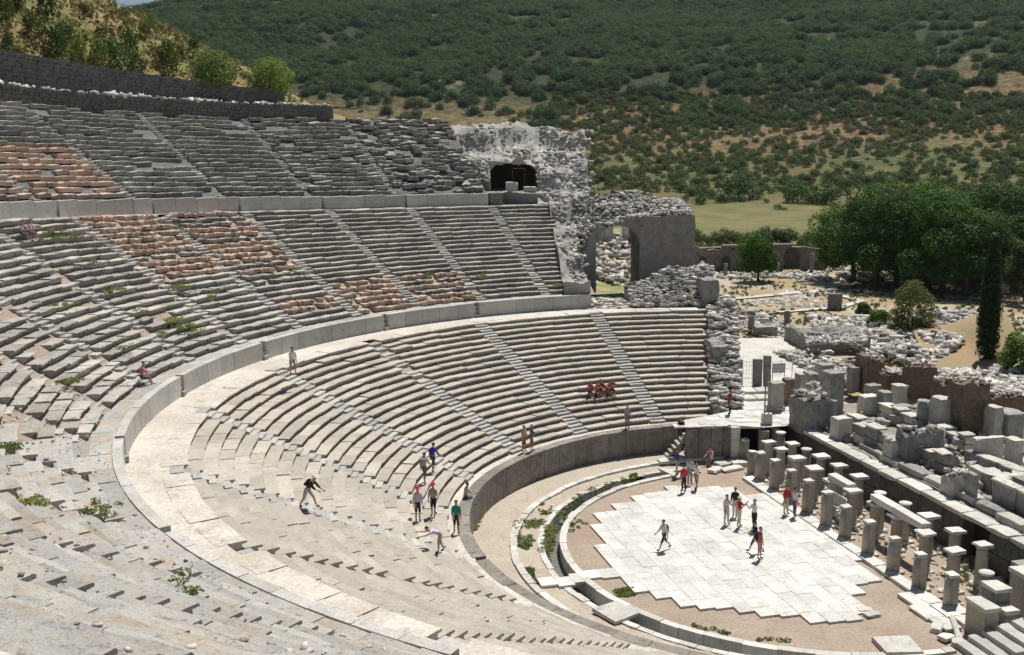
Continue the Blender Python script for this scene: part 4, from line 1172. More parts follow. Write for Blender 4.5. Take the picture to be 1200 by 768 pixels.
swall(3.4, 8.0, 9.2, .8, 1.1, 'block wall at the right edge above the long slab wall', 'ruin')
# loose blocks and rubble over the stage
pts = []; szs = []
for _ in range(900):
    p = SN(random.uniform(-14, 14), random.uniform(6.5, 21), 2.55 + .2 * random.random()); 
    pts.append(p); szs.append(random.choice((.08, .12, .16, .24, .34)))
tag(obj('rubble', scatter_mesh('rubble', pts, szs, M['rubble'])), kind='stuff')
for k in range(34):
    s, n = random.uniform(-12, 12), random.uniform(7.2, 17); p = SN(s, n, 2.62)
    mb = MB(); sz = (random.uniform(.5, 1.1), random.uniform(.6, 1.5), random.uniform(.3, .8)); mb.add(*wbox(sz, (0, 0, sz[2] / 2), .07))
    tag(mb.build('stone_block', M[random.choice(('ruin', 'ruin_grey', 'ruin'))], None, False, tuple(p), RZ + random.uniform(-.8, .8)), 'tumbled pale stone block lying loose among the stage ruins', 'block', 'tumbled blocks on the stage')

# ---- near right corner: stacked pedestals, steps, pavers
def corner_block(s, n, z, size, lab, mat='ruin', name='stone_block', cat='block', cap=True):
    t = thing(name, lab, cat, SN(s, n, z), RZ)
    mb = MB(); mb.box((0, 0, size[2] / 2), size, 0, .02); mb.build('body', M[mat], t)
    if cap:
        mb = MB(); mb.box((0, 0, .1), (size[0] * 1.08, size[1] * 1.08, .2), 0, .02); mb.build('plinth', M[mat], t)
        mb = MB(); mb.box((0, 0, size[2] + .06), (size[0] * 1.14, size[1] * 1.12, .2), 0, .03); mb.build('cap', M['kerb'], t)
corner_block(13.45, -.6, 0, (.7, 1.25, 1.45), 'moulded grey pedestal with a white cap at the near end of the pillar rows', 'pillar', 'pedestal', 'pedestal')
corner_block(13.7, .45, 0, (.62, .75, 1.2), 'grey block joined to the right of the moulded pedestal', 'ruin_grey')
corner_block(12.85, .55, 0, (.75, .95, 1.9), 'upright grey block with a sloping white slab behind the moulded pedestal', 'ruin_grey')
corner_block(13.3, 2.6, 0, (.8, 3.0, 2.1), 'long grey wall block with a brown top course at the right edge', 'pillar', 'wall_block', 'wall')
corner_block(11.2, 3.6, 0, (.9, 1.3, 2.0), 'tall grey slab behind the round column at the right edge', 'ruin_grey', 'stone_slab', 'slab', False)
ns = thing('stairway', 'broken white steps rising at the near right corner', 'stairs', SN(15.6, -1, 0))
for k in range(6): sbox(ns, 'step', SN(15.1 + .1 * k, -2.1 + .62 * k, .12 + .17 * k), (.66, 2.2, .34 + .1 * k), RZ, M['step'], .03)
for k in range(9): sbox(ns, 'slab', SN(16.2 + random.uniform(-.6, 1.2), 1.2 + k * .5, 1.05 + random.uniform(-.04, .08)), (.9, 1.1, .3), RZ + random.uniform(-.2, .2), M['paving'], .05)
pv = thing('corner_paving', 'white paving slabs at the near end of the pillar row', 'paving', SN(11.4, -.6, 0))
for s_, n_, a, b_ in ((10.9, -1.6, 1.0, 1.5), (12.2, -1.5, .9, 1.3), (11.0, -.2, 1.1, 1.2), (12.3, -.35, .9, 1.2), (11.6, .8, .8, 1.0), (9.6, -1.35, .9, 1.6)):
    sbox(pv, 'paving_slab', SN(s_, n_, .1), (a, b_, .2), RZ + random.uniform(-.05, .05), M['paving'], .03)
for k, (px, py, sz, rz, lab) in enumerate(((1120, 742, (.28, 2.8, .3), -.5, 'long narrow kerb stone slanting below the corner paving'), (1098, 738, (.5, .9, .24), -.8, 'small broken stone beside the orchestra drain end, upper one'), (1108, 750, (.7, .6, .25), .3, 'small broken stone beside the orchestra drain end, middle one'),
        (1122, 757, (.7, .5, .3), .9, 'small broken stone beside the orchestra drain end, lower one'), (1022, 722, (.8, .45, .16), .1, 'thin white slab lying off the corner of the marble paving'), (1013, 716, (.7, .5, .14), -.2, 'thin white slab broken off the marble paving'), (882, 372, (.1, .1, .1), 0, ''))):
    if lab: lone_block('stone_slab', lab, 'slab', px, py, .01, sz, RZ + rz, 'kerb')

# notice board on posts among the pillars
nb = thing('notice_board', 'grey notice board on metal legs between the pillar rows', 'sign', SN(-.9, .75, 0), RZ)
for y in (-.75, .75):
    mb = MB(); mb.tube((0, y, 0), (0, y, 1.75), .035); mb.build('post', M['metal'], nb); mb = MB(); mb.box((0, y, .06), (.45, .3, .12), 0, .01); mb.build('foot', M['dark'], nb)
mb = MB(); mb.box((-.02, 0, 1.45), (.05, 1.6, .62), 0, .004); mb.build('panel', M['board'], nb)
for z in (.9, .5, .3):
    mb = MB(); mb.box((0, 0, z), (.04, 1.5, .07), 0, .003); mb.build('rail', M['board'], nb)
# gate on the road
gt = thing('gate', 'open wire gate between two grey stone posts on the white road', 'gate', (2.7, 26.6, 2.47))
for px, yt, yb, w_ in ((865, 421, 455, .55), (887, 421, 456, .7), (898, 417, 455, .5)):
    q = at(px, yb, 2.47); h = height_to(q, yt); mb = MB(); mb.box((0, 0, h / 2), (w_, .5, h), 0, .03); o = mb.build('post', M['ruin_grey'], gt, False, tuple(q - np.array(gt.location)))
g0 = at(869, 455, 2.47); g1 = at(882, 455, 2.47)
for k in range(7):
    z = .15 + k * .33; mb = MB(); mb.tube(tuple(g0 + [0, 0, z] - np.array(gt.location)), tuple(g1 + [0, 0, z] - np.array(gt.location)), .012, None, 4); mb.build('wire', M['metal'], gt)
for k in range(4):
    p = g0 + (g1 - g0) * (k + .5) / 4 - np.array(gt.location); mb = MB(); mb.tube(tuple(p), (p[0], p[1], p[2] + 2.2), .012, None, 4); mb.build('wire', M['metal'], gt)
ib = thing('notice_board', 'small square notice board on the road railing', 'sign', tuple(at(912, 447, 2.47)), .1)
mb = MB(); mb.box((0, 0, 1.1), (1.1, .06, .8), 0, .005); mb.build('panel', M['board'], ib)
for x in (-.5, .5): mb = MB(); mb.tube((x, 0, 0), (x, 0, 1.5), .03); mb.build('post', M['metal'], ib)
rl = thing('railing', 'thin metal railing along the white road', 'railing', tuple(at(905, 445, 2.47)))
for k, (px, py) in enumerate(((903, 440), (915, 438), (928, 441), (942, 447), (955, 452))):
    p = at(px, py, 2.47) - np.array(rl.location); mb = MB(); mb.tube(tuple(p), (p[0], p[1], p[2] + 1.1), .025); mb.build('post', M['metal'], rl)
    if k:
        for z in (.55, 1.08): mb = MB(); mb.tube((p0[0], p0[1], p0[2] + z), (p[0], p[1], p[2] + z), .015); mb.build('rail', M['metal'], rl)
    p0 = p
# tall lamp-like post and sculpture fragments by the dark doorway
wpst = thing('post', 'slim light pole standing behind the pillars by the landing', 'pole', (1.7, 15.9, 2.47))
mb = MB(); mb.tube((0, 0, 0), (0, 0, 3.6), .05, .04); mb.build('pole', M['metal'], wpst); mb = MB(); mb.tube((.32, 0, 0), (.32, 0, 3.5), .04); mb.build('pole', M['metal'], wpst)
mb = MB(); mb.box((.15, 0, .4), (.7, .5, .8), 0, .05); mb.build('base', M['ruin'], wpst)

# ------------------------------------------------------------------ vegetation
def leaf_mesh(name, clumps, n, size, mat, up=.35, squash=1.0):
    """many small leaf-sized faces spread through clumps (cx, cy, cz, r)"""
    c = np.array(clumps, float); w = c[:, 3] ** 2; k = RNG.choice(len(c), n, p=w / w.sum())
    d = RNG.normal(size=(n, 3)); d /= np.linalg.norm(d, axis=1)[:, None]
    rr = RNG.uniform(.55, 1.05, n) ** .6
    P = c[k, :3] + d * (c[k, 3] * rr)[:, None] * [1, 1, squash]
    nrm = d * .8 + RNG.normal(size=(n, 3)) * .55 + [0, 0, up]; nrm /= np.linalg.norm(nrm, axis=1)[:, None]
    a = np.cross(nrm, RNG.normal(size=(n, 3))); a /= np.linalg.norm(a, axis=1)[:, None]; b = np.cross(nrm, a)
    s = size * RNG.uniform(.6, 1.3, n)[:, None]
    V = np.stack([P - a * s, P + b * s * .55, P + a * s, P - b * s * .55], 1).reshape(-1, 3)
    F = np.arange(4 * n).reshape(n, 4)
    return mesh_np(name, V, F, mat)

def dome(n, R, H, cr, z0, flat_=.0, seed=0):
    """clump centres over a crown of radius R and height H"""
    g = np.random.default_rng(seed); out = []
    for i in range(n):
        t = i / n; z = t ** .8; a = i * 2.39996 + g.uniform(-.4, .4); r = R * math.sqrt(max(0, 1 - z * z * (1 - flat_))) * g.uniform(.55, 1.0)
        out.append((r * math.cos(a), r * math.sin(a), z0 + H * z + g.uniform(-.1, .1) * H, cr * g.uniform(.75, 1.25)))
    return out
def trunk_mesh(name, h, r, limbs, mat, lean=(0, 0), seed=0):
    g = random.Random(seed); mb = MB(); p = Vector((0, 0, -.3)); q = Vector((lean[0], lean[1], h)); mid = p.lerp(q, .5) + Vector((g.uniform(-.1, .1) * h * .3, g.uniform(-.1, .1) * h * .3, 0))
    mb.tube(p, mid, r, r * .8, 8); mb.tube(mid, q, r * .8, r * .55, 8)
    for e in limbs:
        a = mid.lerp(q, g.uniform(.5, 1)); mb.tube(a, Vector(e), r * .4, r * .12, 5)
    return new_mesh(name, mb.v, mb.f, mat)

def tree(name, label, cat, loc, crown_me, trunk_me, s=1.0, rz=None, group=None, sz=None):
    t = thing(name, label, cat, loc, random.uniform(0, 6.28) if rz is None else rz, group); t.scale = (s, s, sz or s)
    if trunk_me: obj('trunk', trunk_me, t)
    obj('crown', crown_me, t); return t

PINES = []
for i in range(3):
    cl = dome(34, 5.6, 5.0, 1.45, 3.9, .22, i) + dome(18, 5.4, 1.6, 1.35, 2.6, .45, i + 50)
    PINES.append((leaf_mesh('crown', cl, 24000, .13, M['pine'], .6, .85), trunk_mesh('trunk', 5.2, .34, [(c[0] * .8, c[1] * .8, c[2] - .3) for c in cl[::7]], M['bark'], (random.uniform(-.5, .5), 0), i)))
PP = [(1000, 330, 1.0, 'pine at the left end of the dark pine grove, its crown hanging low'), (1026, 337, 1.08, 'pine with a thick visible trunk near the left of the grove'), (1050, 334, 1.0, 'pine behind the gap of light in the middle of the grove'),
      (1078, 339, 1.1, 'broad pine directly above the round dark shrub'), (1104, 343, 1.1, 'pine with its trunk showing just left of the cypress'), (1130, 346, 1.08, 'pine with its trunk showing closest to the cypress'),
      (1062, 325, 1.12, 'tall pine at the back of the grove, left one'), (1098, 323, 1.15, 'tall pine at the back of the grove, middle one'), (1136, 325, 1.15, 'tall pine at the back of the grove behind the cypress'), (1172, 332, 1.1, 'tall pine behind the cypress toward the right edge'), (1205, 338, 1.05, 'pine cut by the right edge of the view')]
for k, (px, py, s, lab) in enumerate(PP):
    q = at(px, py, 2.0); h = 11.6
    tree('pine_tree', lab, 'tree', (q[0], q[1], 1.9), PINES[k % 3][0], PINES[k % 3][1], s * 1.12, None, 'umbrella pines', s * (1.12 + .16 * math.sin(k * 2.3)))
# lone round tree
cl = dome(34, 2.75, 3.6, .95, 2.3, .1, 21) + dome(14, 2.4, .8, .8, 1.9, .4, 22)
q = at(888, 331, 2.0)
tree('round_tree', 'lone round dark green tree on dry ground before the arcade', 'tree', (q[0], q[1], 1.95), leaf_mesh('crown', cl, 8000, .15, M['pine'], .5), trunk_mesh('trunk', 2.6, .2, [(1, 0, 3.5), (-1, .4, 3.6), (0, -1, 3.4)], M['bark']), height_to(q, 272) / 6.9)
# cypress
cl = [(.25 * math.cos(i * 2.4) * (1 - t) , .25 * math.sin(i * 2.4) * (1 - t), .8 + 11 * t, .35 + .75 * math.sin(PI * min(1, (t * .92 + .12))) ** .7 * (1 - t * .55)) for i in range(60) for t in (i / 60,)]
q = at(1156, 424, 2.4)
tree('cypress', 'tall narrow dark cypress at the right beyond the ruins', 'tree', (q[0], q[1], 2.3), leaf_mesh('crown', cl, 9000, .14, M['cypress'], .6), trunk_mesh('trunk', 2.5, .2, [], M['bark']), height_to(q, 270) / 12.0)
# dark olive-like shrub tree and the round bushes beside it
cl = dome(34, 2.3, 4.2, .8, 1.2, .0, 31) + dome(14, 2.2, 1.2, .8, .6, .5, 32)
q = at(1069, 391, 2.2)
tree('olive_tree', 'bushy dark olive-green tree in front of the pine grove', 'tree', (q[0], q[1], 2.1), leaf_mesh('crown', cl, 8000, .12, M['olive']), trunk_mesh('trunk', 2, .16, [(1, 0, 3), (-1, 0, 3)], M['bark']), height_to(q, 326) / 6.2)
def bush_at(name, label, px, py, z, w_px, ytop, mat, n=1300, group=None, leaf=.14, seed=5):
    q = at(px, py, z); dist = (q - O) @ FW; R = w_px / 2 / CAM['f'] * dist; H = height_to((q[0], q[1], z), ytop)
    cl = dome(26, R * .8, H * .75, min(R, H) * .3, H * .12, .15, seed)
    t = thing(name, label, 'bush', (q[0], q[1], z), 0, group)
    obj('foliage', leaf_mesh('foliage', cl, n * 2, leaf * .7, mat), t); mb = MB()
    for k in range(5): a = k * 1.25; mb.tube((0, 0, -.3), (R * .5 * math.cos(a), R * .5 * math.sin(a), H * .6), .05, .02, 5)
    mb.build('stem', M['bark'], t); return t
bush_at('round_bush', 'small round green bush beside the dark olive tree, the farther one', 1011, 374, 2.1, 20, 354, M['shrub'], 1500)
bush_at('round_bush', 'wider bright green bush touching the dark olive tree', 1029, 386, 2.1, 32, 363, M['shrub'], 1900)
bush_at('leafy_shrub', 'bright green leafy shrub at the right edge below the slope', 1196, 442, 2.6, 58, 390, M['bright'], 2600, None, .2)
bush_at('leafy_shrub', 'pale green tree crown at the right edge beside the cypress', 1200, 352, 2.4, 50, 276, M['olive'], 3000, None, .25)

# ---- far scrub: shrubs one can tell apart, and the wooded slope as one mass
def hit_ground(px, py):
    r = ray(px, py); t = np.geomspace(60, 2200, 700); q = O + r * t[:, None]
    i = np.argmax(q[:, 2] < ground_z(q[:, 0], q[:, 1]))
    return q[i] if i else None
BUSH = []
for i, (mk, n, lf) in enumerate((('field_bush', 170, .5), ('maquis', 190, .5), ('field_bush', 170, .5), ('maquis', 190, .5))):
    cl = dome(16, 1.55, 1.7, .75, .35, .2, 60 + i); BUSH.append(leaf_mesh('foliage', cl, n * 4, lf * .36, M[mk], .6))
def hit_side(px, py):
    r = ray(px, py); t = 75.0
    while t < 200:
        q = O + r * t; R = math.hypot(q[0], q[1]); ph = math.degrees(math.atan2(q[1], q[0])) % 360
        if R > 68.3 and q[2] < side_z(R, ph): return q
        t += .4
    return None
def shrub(me, q, s, label, group=None, sz=1.0, name='shrub'):
    o = obj(name, me, None, (q[0], q[1], q[2] - .15 * s), random.uniform(0, 6.28), (s, s * random.uniform(.85, 1.15), s * sz)); tag(o, label, 'shrub', group); return o
MTR = trunk_mesh('trunk', 1.2, .12, [(.6, 0, 1.5), (-.6, .2, 1.5)], M['bark'])
# big dark trees at the edge of the meadow
for k, (px, py, w_px, h_px, lab) in enumerate(((866, 234, 56, 36, 'dark spreading tree at the meadow edge, farthest left of three'), (934, 238, 46, 32, 'dark spreading tree at the meadow edge, middle of three'), (968, 240, 44, 30, 'dark spreading tree at the meadow edge, right of three'), (835, 234, 16, 14, 'small dark bush left of the spreading meadow trees'), (645, 141, 26, 20, 'dark round tree on the brown strip above the ruined wing'))):
    q = hit_ground(px, py); d = (q - O) @ FW; s = w_px / CAM['f'] * d / 4.6
    tree('meadow_tree', lab, 'tree', (q[0], q[1], q[2] - .1), BUSH[1], MTR, s, None, None, h_px / CAM['f'] * d / 3.2)
# shrubs on the gentle slope
cnt = 0; pts_more = []
for _ in range(5200):
    px = random.uniform(640, 1215); py = 112 + (128 if random.random() < .93 else 142) * random.random() ** 1.25
    q = hit_ground(px, py)
    if q is None: continue
    d = (q - O) @ FW
    dens = .62 + .6 * float(fbm(np.array(q[0] / 55), np.array(q[1] / 40), 3))
    if py > 205: dens *= .6
    if random.random() > dens: continue
    s = random.uniform(4.5, 10) * (1.0 + (py - 150) / 260) / CAM['f'] * d / 4.2
    if cnt < 260 and py > 150:
        shrub(random.choice((BUSH[0], BUSH[2], BUSH[0], BUSH[1])), q, s, 'olive-green bush on the gentle slope beyond the meadow', 'bushes on the slope beyond the meadow', random.uniform(.7, 1.0)); cnt += 1
    else: pts_more.append((q, s))

for k in range(26):     # scrubby strip along the near edge of the meadow
    q = at(812 + 6.2 * k + random.uniform(-3, 3), 287 + random.uniform(-2, 3), 2.0); pts_more.append((q, 1.0))
def gn_scrub(name, pts, src, smin, smax):
    me = bpy.data.meshes.new(name); me.from_pydata([tuple(p) for p in pts], [], [])
    o = bpy.data.objects.new(name, me); COL.objects.link(o)
    ng = bpy.data.node_groups.new(name, 'GeometryNodeTree')
    ng.interface.new_socket('Geometry', in_out='INPUT', socket_type='NodeSocketGeometry'); ng.interface.new_socket('Geometry', in_out='OUTPUT', socket_type='NodeSocketGeometry')
    N = ng.nodes; L = ng.links.new
    gi = N.new('NodeGroupInput'); go = N.new('NodeGroupOutput'); ip = N.new('GeometryNodeInstanceOnPoints'); oi = N.new('GeometryNodeObjectInfo')
    oi.inputs['Object'].default_value = src; oi.inputs['As Instance'].default_value = True
    rv = N.new('FunctionNodeRandomValue'); rv.data_type = 'FLOAT'; rv.inputs[2].default_value = smin; rv.inputs[3].default_value = smax
    rr = N.new('FunctionNodeRandomValue'); rr.data_type = 'FLOAT_VECTOR'; rr.inputs[0].default_value = (-.12, -.12, 0); rr.inputs[1].default_value = (.12, .12, 6.28); rr.inputs['Seed'].default_value = 5
    L(gi.outputs[0], ip.inputs['Points']); L(oi.outputs['Geometry'], ip.inputs['Instance']); L(rv.outputs[1], ip.inputs['Scale']); L(rr.outputs[0], ip.inputs['Rotation']); L(ip.outputs[0], go.inputs[0])
    o.modifiers.new('scatter', 'NODES').node_group = ng
    tag(o, kind='stuff'); return o
srcs = []
for me, (px, py), lab in ((BUSH[1], (700, 208), 'dark bush at the foot of the slope right of the ruined wing'), (BUSH[0], (725, 205), 'rounded dark bush at the foot of the slope near the wing'), (BUSH[2], (752, 212), 'lighter bush at the foot of the slope above the doorway wall')):
    q = hit_ground(px, py); o = shrub(me, q, 1.0, lab); srcs.append(o)
# dense wood on the mountain
wood = [[], []]
def bare(x, y, px, py):
    b = 0
    if px > 1070 and 25 < py < 118: b = .62
    elif py > 96: b = .25
    if 330 < px < 760 and 112 < py < 146: b = .72
    return b
g2 = np.random.default_rng(11)
n_ = 78000
azs = g2.uniform(-.50, .56, n_); ds = np.sqrt(g2.uniform(430 ** 2, 1120 ** 2, n_))
X = O[0] + ds * np.sin(azs); Y = O[1] + ds * np.cos(azs); Z = ground_z(X, Y)
fn = fbm(X / 28 + 3, Y / 28, 3)
fb2 = fbm(X / 11 + 70, Y / 11, 2)
for i in range(n_):
    px, py = proj((X[i], Y[i], Z[i]))
    if not (-90 < px < 1290 and -70 < py < 150): continue
    if py > 118 - 8 * fn[i] and g2.random() > .3: continue
    b = bare(X[i], Y[i], px, py)
    if fb2[i] + .5 * fn[i] < -.62 + b * 1.2: continue
    wood[i % 5 == 0].append((X[i], Y[i], Z[i] - .5))
gn_scrub('hill_wood', wood[0], srcs[0], .55, 2.0)
gn_scrub('hill_wood', wood[1], srcs[1], .5, 1.9)
gn_scrub('slope_scrub', [q for q, s in pts_more], srcs[2], .5, 1.25)
print('wood', len(wood[0]) * 2, 'scrub', len(pts_more), 'bush', cnt)
# shrubs on the near hillside above the terrace walls
HS = [(8, 30, 40, 50, 'olive'), (22, 12, 36, 40, 'maquis'), (40, 48, 44, 40, 'olive'), (66, 66, 46, 46, 'maquis'), (55, 20, 40, 42, 'maquis'), (92, 74, 34, 36, 'shrub'), (118, 78, 40, 40, 'shrub'), (78, 50, 36, 30, 'olive'), (140, 82, 44, 34, 'maquis'),
      (160, 84, 40, 26, 'olive'), (152, 62, 36, 36, 'shrub'), (178, 40, 26, 26, 'shrub'), (170, 48, 30, 26, 'olive'), (200, 84, 34, 40, 'shrub'), (186, 78, 30, 26, 'olive'), (228, 66, 26, 30, 'maquis'), (212, 72, 24, 22, 'olive'), (120, 40, 30, 14, 'olive'), (100, 16, 40, 14, 'olive'), (140, 22, 36, 14, 'olive'), (10, 62, 30, 30, 'olive'), (24, 76, 30, 26, 'olive'), (128, 60, 28, 18, 'maquis'), (60, 84, 24, 30, 'olive')]
HB = {m: leaf_mesh('foliage', dome(16, 1.5, 2.0, .8, .3, .2, 80 + i), 900, .17, M[m]) for i, m in enumerate(('olive', 'maquis', 'shrub'))}
HN = {'olive': 'dusty olive', 'maquis': 'dark evergreen', 'shrub': 'fresh green'}; HK = {m: 0 for m in HN}; HT = {m: sum(1 for h_ in HS if h_[4] == m) for m in HN}
for px, py, w_px, h_px, m in sorted(HS):
    q = hit_side(px, py)
    if q is None: continue
    d = (q - O) @ FW; s = .72 * w_px / CAM['f'] * d / 4.2
    HK[m] += 1
    shrub(HB[m], q, s, f'{HN[m]} bush on the dry hillside, {ORD[HK[m] - 1]} from the left among the {HN[m]} ones', 'bushes on the dry hillside', h_px / CAM['f'] * d / 3.0 / s, 'hillside_bush')
for px, py, w_px, yt, lab in ((248, 90, 60, 58, 'bright round fig bush on the terrace wall, left of the pair'), (316, 95, 56, 67, 'bright fig bush near the end of the terrace wall, right of the pair')):
    r = ray(px, py); q = None
    for t in np.arange(60, 200, .1):
        w_ = O + r * t
        if math.hypot(w_[0], w_[1]) > 68.6: q = w_; break
    d = (q - O) @ FW; R = w_px / 2 / CAM['f'] * d; H = height_to(q, yt)
    t = thing('fig_bush', lab, 'bush', tuple(q)); obj('foliage', leaf_mesh('foliage', dome(24, R * .82, H * .75, min(R, H) * .32, 0, .15, 9) + dome(12, R * .8, H * .4, min(R, H) * .3, -.9, .5, 10), 4200, .12, M['bright']), t)
    mb = MB(); mb.tube((0, 0, -1.5), (0, 0, H * .5), .12, .06); mb.build('stem', M['bark'], t)
dpts = []
for _ in range(2600):
    ph = random.uniform(122, 166); r = 68.6 + 24 * random.random(); dpts.append(pol(r, ph, side_z(r, ph)))
cl = [(p[0], p[1], p[2] + .25, random.uniform(.25, .6)) for p in dpts]
tag(obj('dry_grass', leaf_mesh('dry_grass', cl, 9000, .28, M['dry'], .1)), kind='stuff')

# ------------------------------------------------------------------ the precinct behind the stage
# ruined arcade in the distance
def arch_wall(parent, P, D, L, h, thick, openings, mat, zb, hs):
    """wall from P along unit D, with round-headed openings [(a, b, spring)]"""
    Nn = np.array([-D[1], D[0]]); base = np.array(parent.location)
    def solid(name, outline, m):
        V = []; n = len(outline)
        for o_ in (0, thick):
            for u, z in outline: p = P + D * u + Nn * o_; V.append((p[0] - base[0], p[1] - base[1], z + zb - base[2]))
        F = [tuple(range(n)), tuple(range(2 * n - 1, n - 1, -1))] + [(i, i + n, (i + 1) % n + n, (i + 1) % n) for i in range(n)]
        obj(name, new_mesh(name, V, F, m), parent)
    x = 0
    for k, (a, b, sp) in enumerate(openings + [(L, L, 0)]):
        ta = h + random.uniform(-.5, .3); tb = h + random.uniform(-.5, .3)
        if a > x: solid('pier', [(x, -.5), (a, -.5), (a, ta), ((x + a) / 2, ta + random.uniform(-.3, .4)), (x, tb)], mat)
        if b > a:
            r = (b - a) / 2; o_ = [(a + r - r * math.cos(t), sp + r * math.sin(t)) for t in np.linspace(0, PI, 9)]
            solid('arch', [(a, h)] + o_ + [(b, h)][::1], mat)
        x = b
A0 = at(806, 319, 2.0); A1 = at(966, 317, 2.0); D = (A1 - A0)[:2]; LA = float(np.hypot(*D)); D = D / LA
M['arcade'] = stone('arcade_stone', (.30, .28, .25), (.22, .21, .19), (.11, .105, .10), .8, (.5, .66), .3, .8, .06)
ar = thing('ruined_arcade', 'long low ruined grey arcade with dark openings at the edge of the meadow', 'ruin', (A0[0], A0[1], 2.0))
arch_wall(ar, A0[:2], D, LA, 3.6, .9, [(1.6, 2.9, 1.7), (5.0, 6.6, 1.6), (8.4, 8.9, 2.2), (11.5, 13.2, 1.7), (14.6, 17.4, 2.2)], M['arcade'], 2.0, 2)
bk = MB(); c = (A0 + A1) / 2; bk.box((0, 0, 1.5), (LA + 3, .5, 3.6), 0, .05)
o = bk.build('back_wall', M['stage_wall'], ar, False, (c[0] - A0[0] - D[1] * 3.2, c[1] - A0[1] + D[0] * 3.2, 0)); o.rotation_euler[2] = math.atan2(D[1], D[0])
bk = MB(); bk.box((0, 0, .25), (LA * .5, 1.4, .5), 0, .05)
o = bk.build('top_course', M['arcade'], ar, False, (c[0] - A0[0] - D[1] * .4, c[1] - A0[1] + D[0] * .4, 3.55)); o.rotation_euler[2] = math.atan2(D[1], D[0])
for k, (px, yb, yt, lab) in enumerate(((951, 321, 297, 'thin column shaft standing before the ruined arcade'), (850, 323, 309, 'short column stump before the arcade, left of the round tree'), (824, 322, 310, 'pale stump near the left end of the arcade'), (911, 322, 308, 'column stump just right of the round tree'))):
    q = at(px, yb, 2.0); h = height_to(q, yt); mb = MB(); mb.lathe([(.32, -.2), (.27, h * .5), (.25, h)], (0, 0, 0), 10); tag(mb.build('column', M['ruin_grey'], None, True, tuple(q)), lab, 'column')
# heaps and rows of stones, placed by area
def rubble_area(poly, z, n, sizes, name='rubble', mat='rubble', zr=.15, heap=0.0):
    xs = [p[0] for p in poly]; ys = [p[1] for p in poly]; pts = []; sz = []; k = 0
    W = [at(x, y, z)[:2] for x, y in poly]
    x0, x1 = min(w[0] for w in W), max(w[0] for w in W); y0, y1 = min(w[1] for w in W), max(w[1] for w in W)
    while len(pts) < n and k < n * 30:
        k += 1; x = random.uniform(x0, x1); y = random.uniform(y0, y1)
        if not inside((x, y), W): continue
        hz = heap * max(0, .5 + .8 * float(fbm(np.array(x * .35), np.array(y * .35), 2))) if heap else 0
        pts.append((x, y, z + hz + random.uniform(0, zr))); sz.append(random.choice(sizes))
    tag(obj(name, scatter_mesh(name, pts, sz, M[mat], CHIPS, .3)), kind='stuff')
rubble_area([(868, 349), (945, 343), (985, 352), (975, 362), (880, 362)], 2.0, 520, (.15, .2, .3, .4))
rubble_area([(812, 322), (962, 320), (962, 326), (812, 327)], 2.0, 330, (.15, .25, .35, .5))
rubble_area([(930, 322), (965, 318), (975, 330), (935, 332)], 2.0, 160, (.2, .3, .5))
rubble_area([(945, 375), (1015, 372), (1020, 384), (950, 386)], 2.1, 260, (.15, .25, .35, .5), heap=.4)
rubble_area([(940, 388), (1060, 384), (1100, 372), (1155, 372), (1150, 402), (1090, 432), (1010, 420)], 2.2, 1900, (.12, .18, .26, .36, .5), heap=.9)
rubble_area([(835, 360), (905, 372), (960, 395), (1000, 415), (955, 420), (905, 400), (835, 385)], 2.1, 1100, (.1, .14, .2, .3), heap=.35)
rubble_area([(905, 415), (965, 418), (1010, 440), (1000, 460), (950, 440)], 2.3, 420, (.12, .2, .3, .4), heap=.4)
rubble_area([(1090, 440), (1200, 430), (1210, 480), (1110, 470)], 2.5, 700, (.15, .22, .32, .45), heap=.5)
rubble_area([(1160, 300), (1205, 300), (1205, 345), (1160, 345)], 2.1, 160, (.3, .5, .7), heap=.5)
rubble_area([(980, 318), (1020, 316), (1040, 330), (985, 332)], 2.0, 150, (.25, .4, .6), heap=.3)
LB = [(978, 360, 16, 20, 'dark upright ruined block among pale rubble beyond the road', 'upper_wall'), (896, 377, 10, 8, 'pale block left of the little path beyond the road', 'ruin'), (880, 388, 7, 22, 'slim upright stone beside the far end of the white road', 'ruin_grey'), (896, 390, 26, 12, 'grey boulder at the far end of the white road', 'ruin_grey'),
      (922, 378, 7, 18, 'thin dark stump on the sandy ground beyond the road', 'upper_wall'), (858, 362, 4, 14, 'thin post on the sandy ground beside the broken wall', 'ruin_grey'), (1146, 400, 8, 24, 'small round column with a pale capital on the rubble left of the cypress', 'ruin_grey'), (842, 372, 18, 9, 'pale fallen block beside the broken side wall', 'ruin'),
      (877, 368, 16, 8, 'grey fallen block near the path beyond the road', 'ruin_grey'), (1035, 402, 14, 10, 'grey squared block lying below the dark olive tree', 'ruin_grey'), (1050, 398, 16, 9, 'pale block below the dark olive tree', 'ruin'), (1010, 372, 20, 7, 'low pale slab by the two round bushes', 'ruin')]
for px, yb, w_px, h_px, lab, mt in LB:
    q = at(px, yb + 4, 2.1); d = (q - O) @ FW; w_ = w_px / CAM['f'] * d; h = height_to(q, yb + 4 - h_px)
    mb = MB(); mb.add(*wbox((w_, max(.4, w_ * .6), h + .2), (0, 0, h / 2 - .1), .07)); tag(mb.build('stone_block', M[mt], None, False, tuple(q), random.uniform(-.3, .5)), lab, 'block')
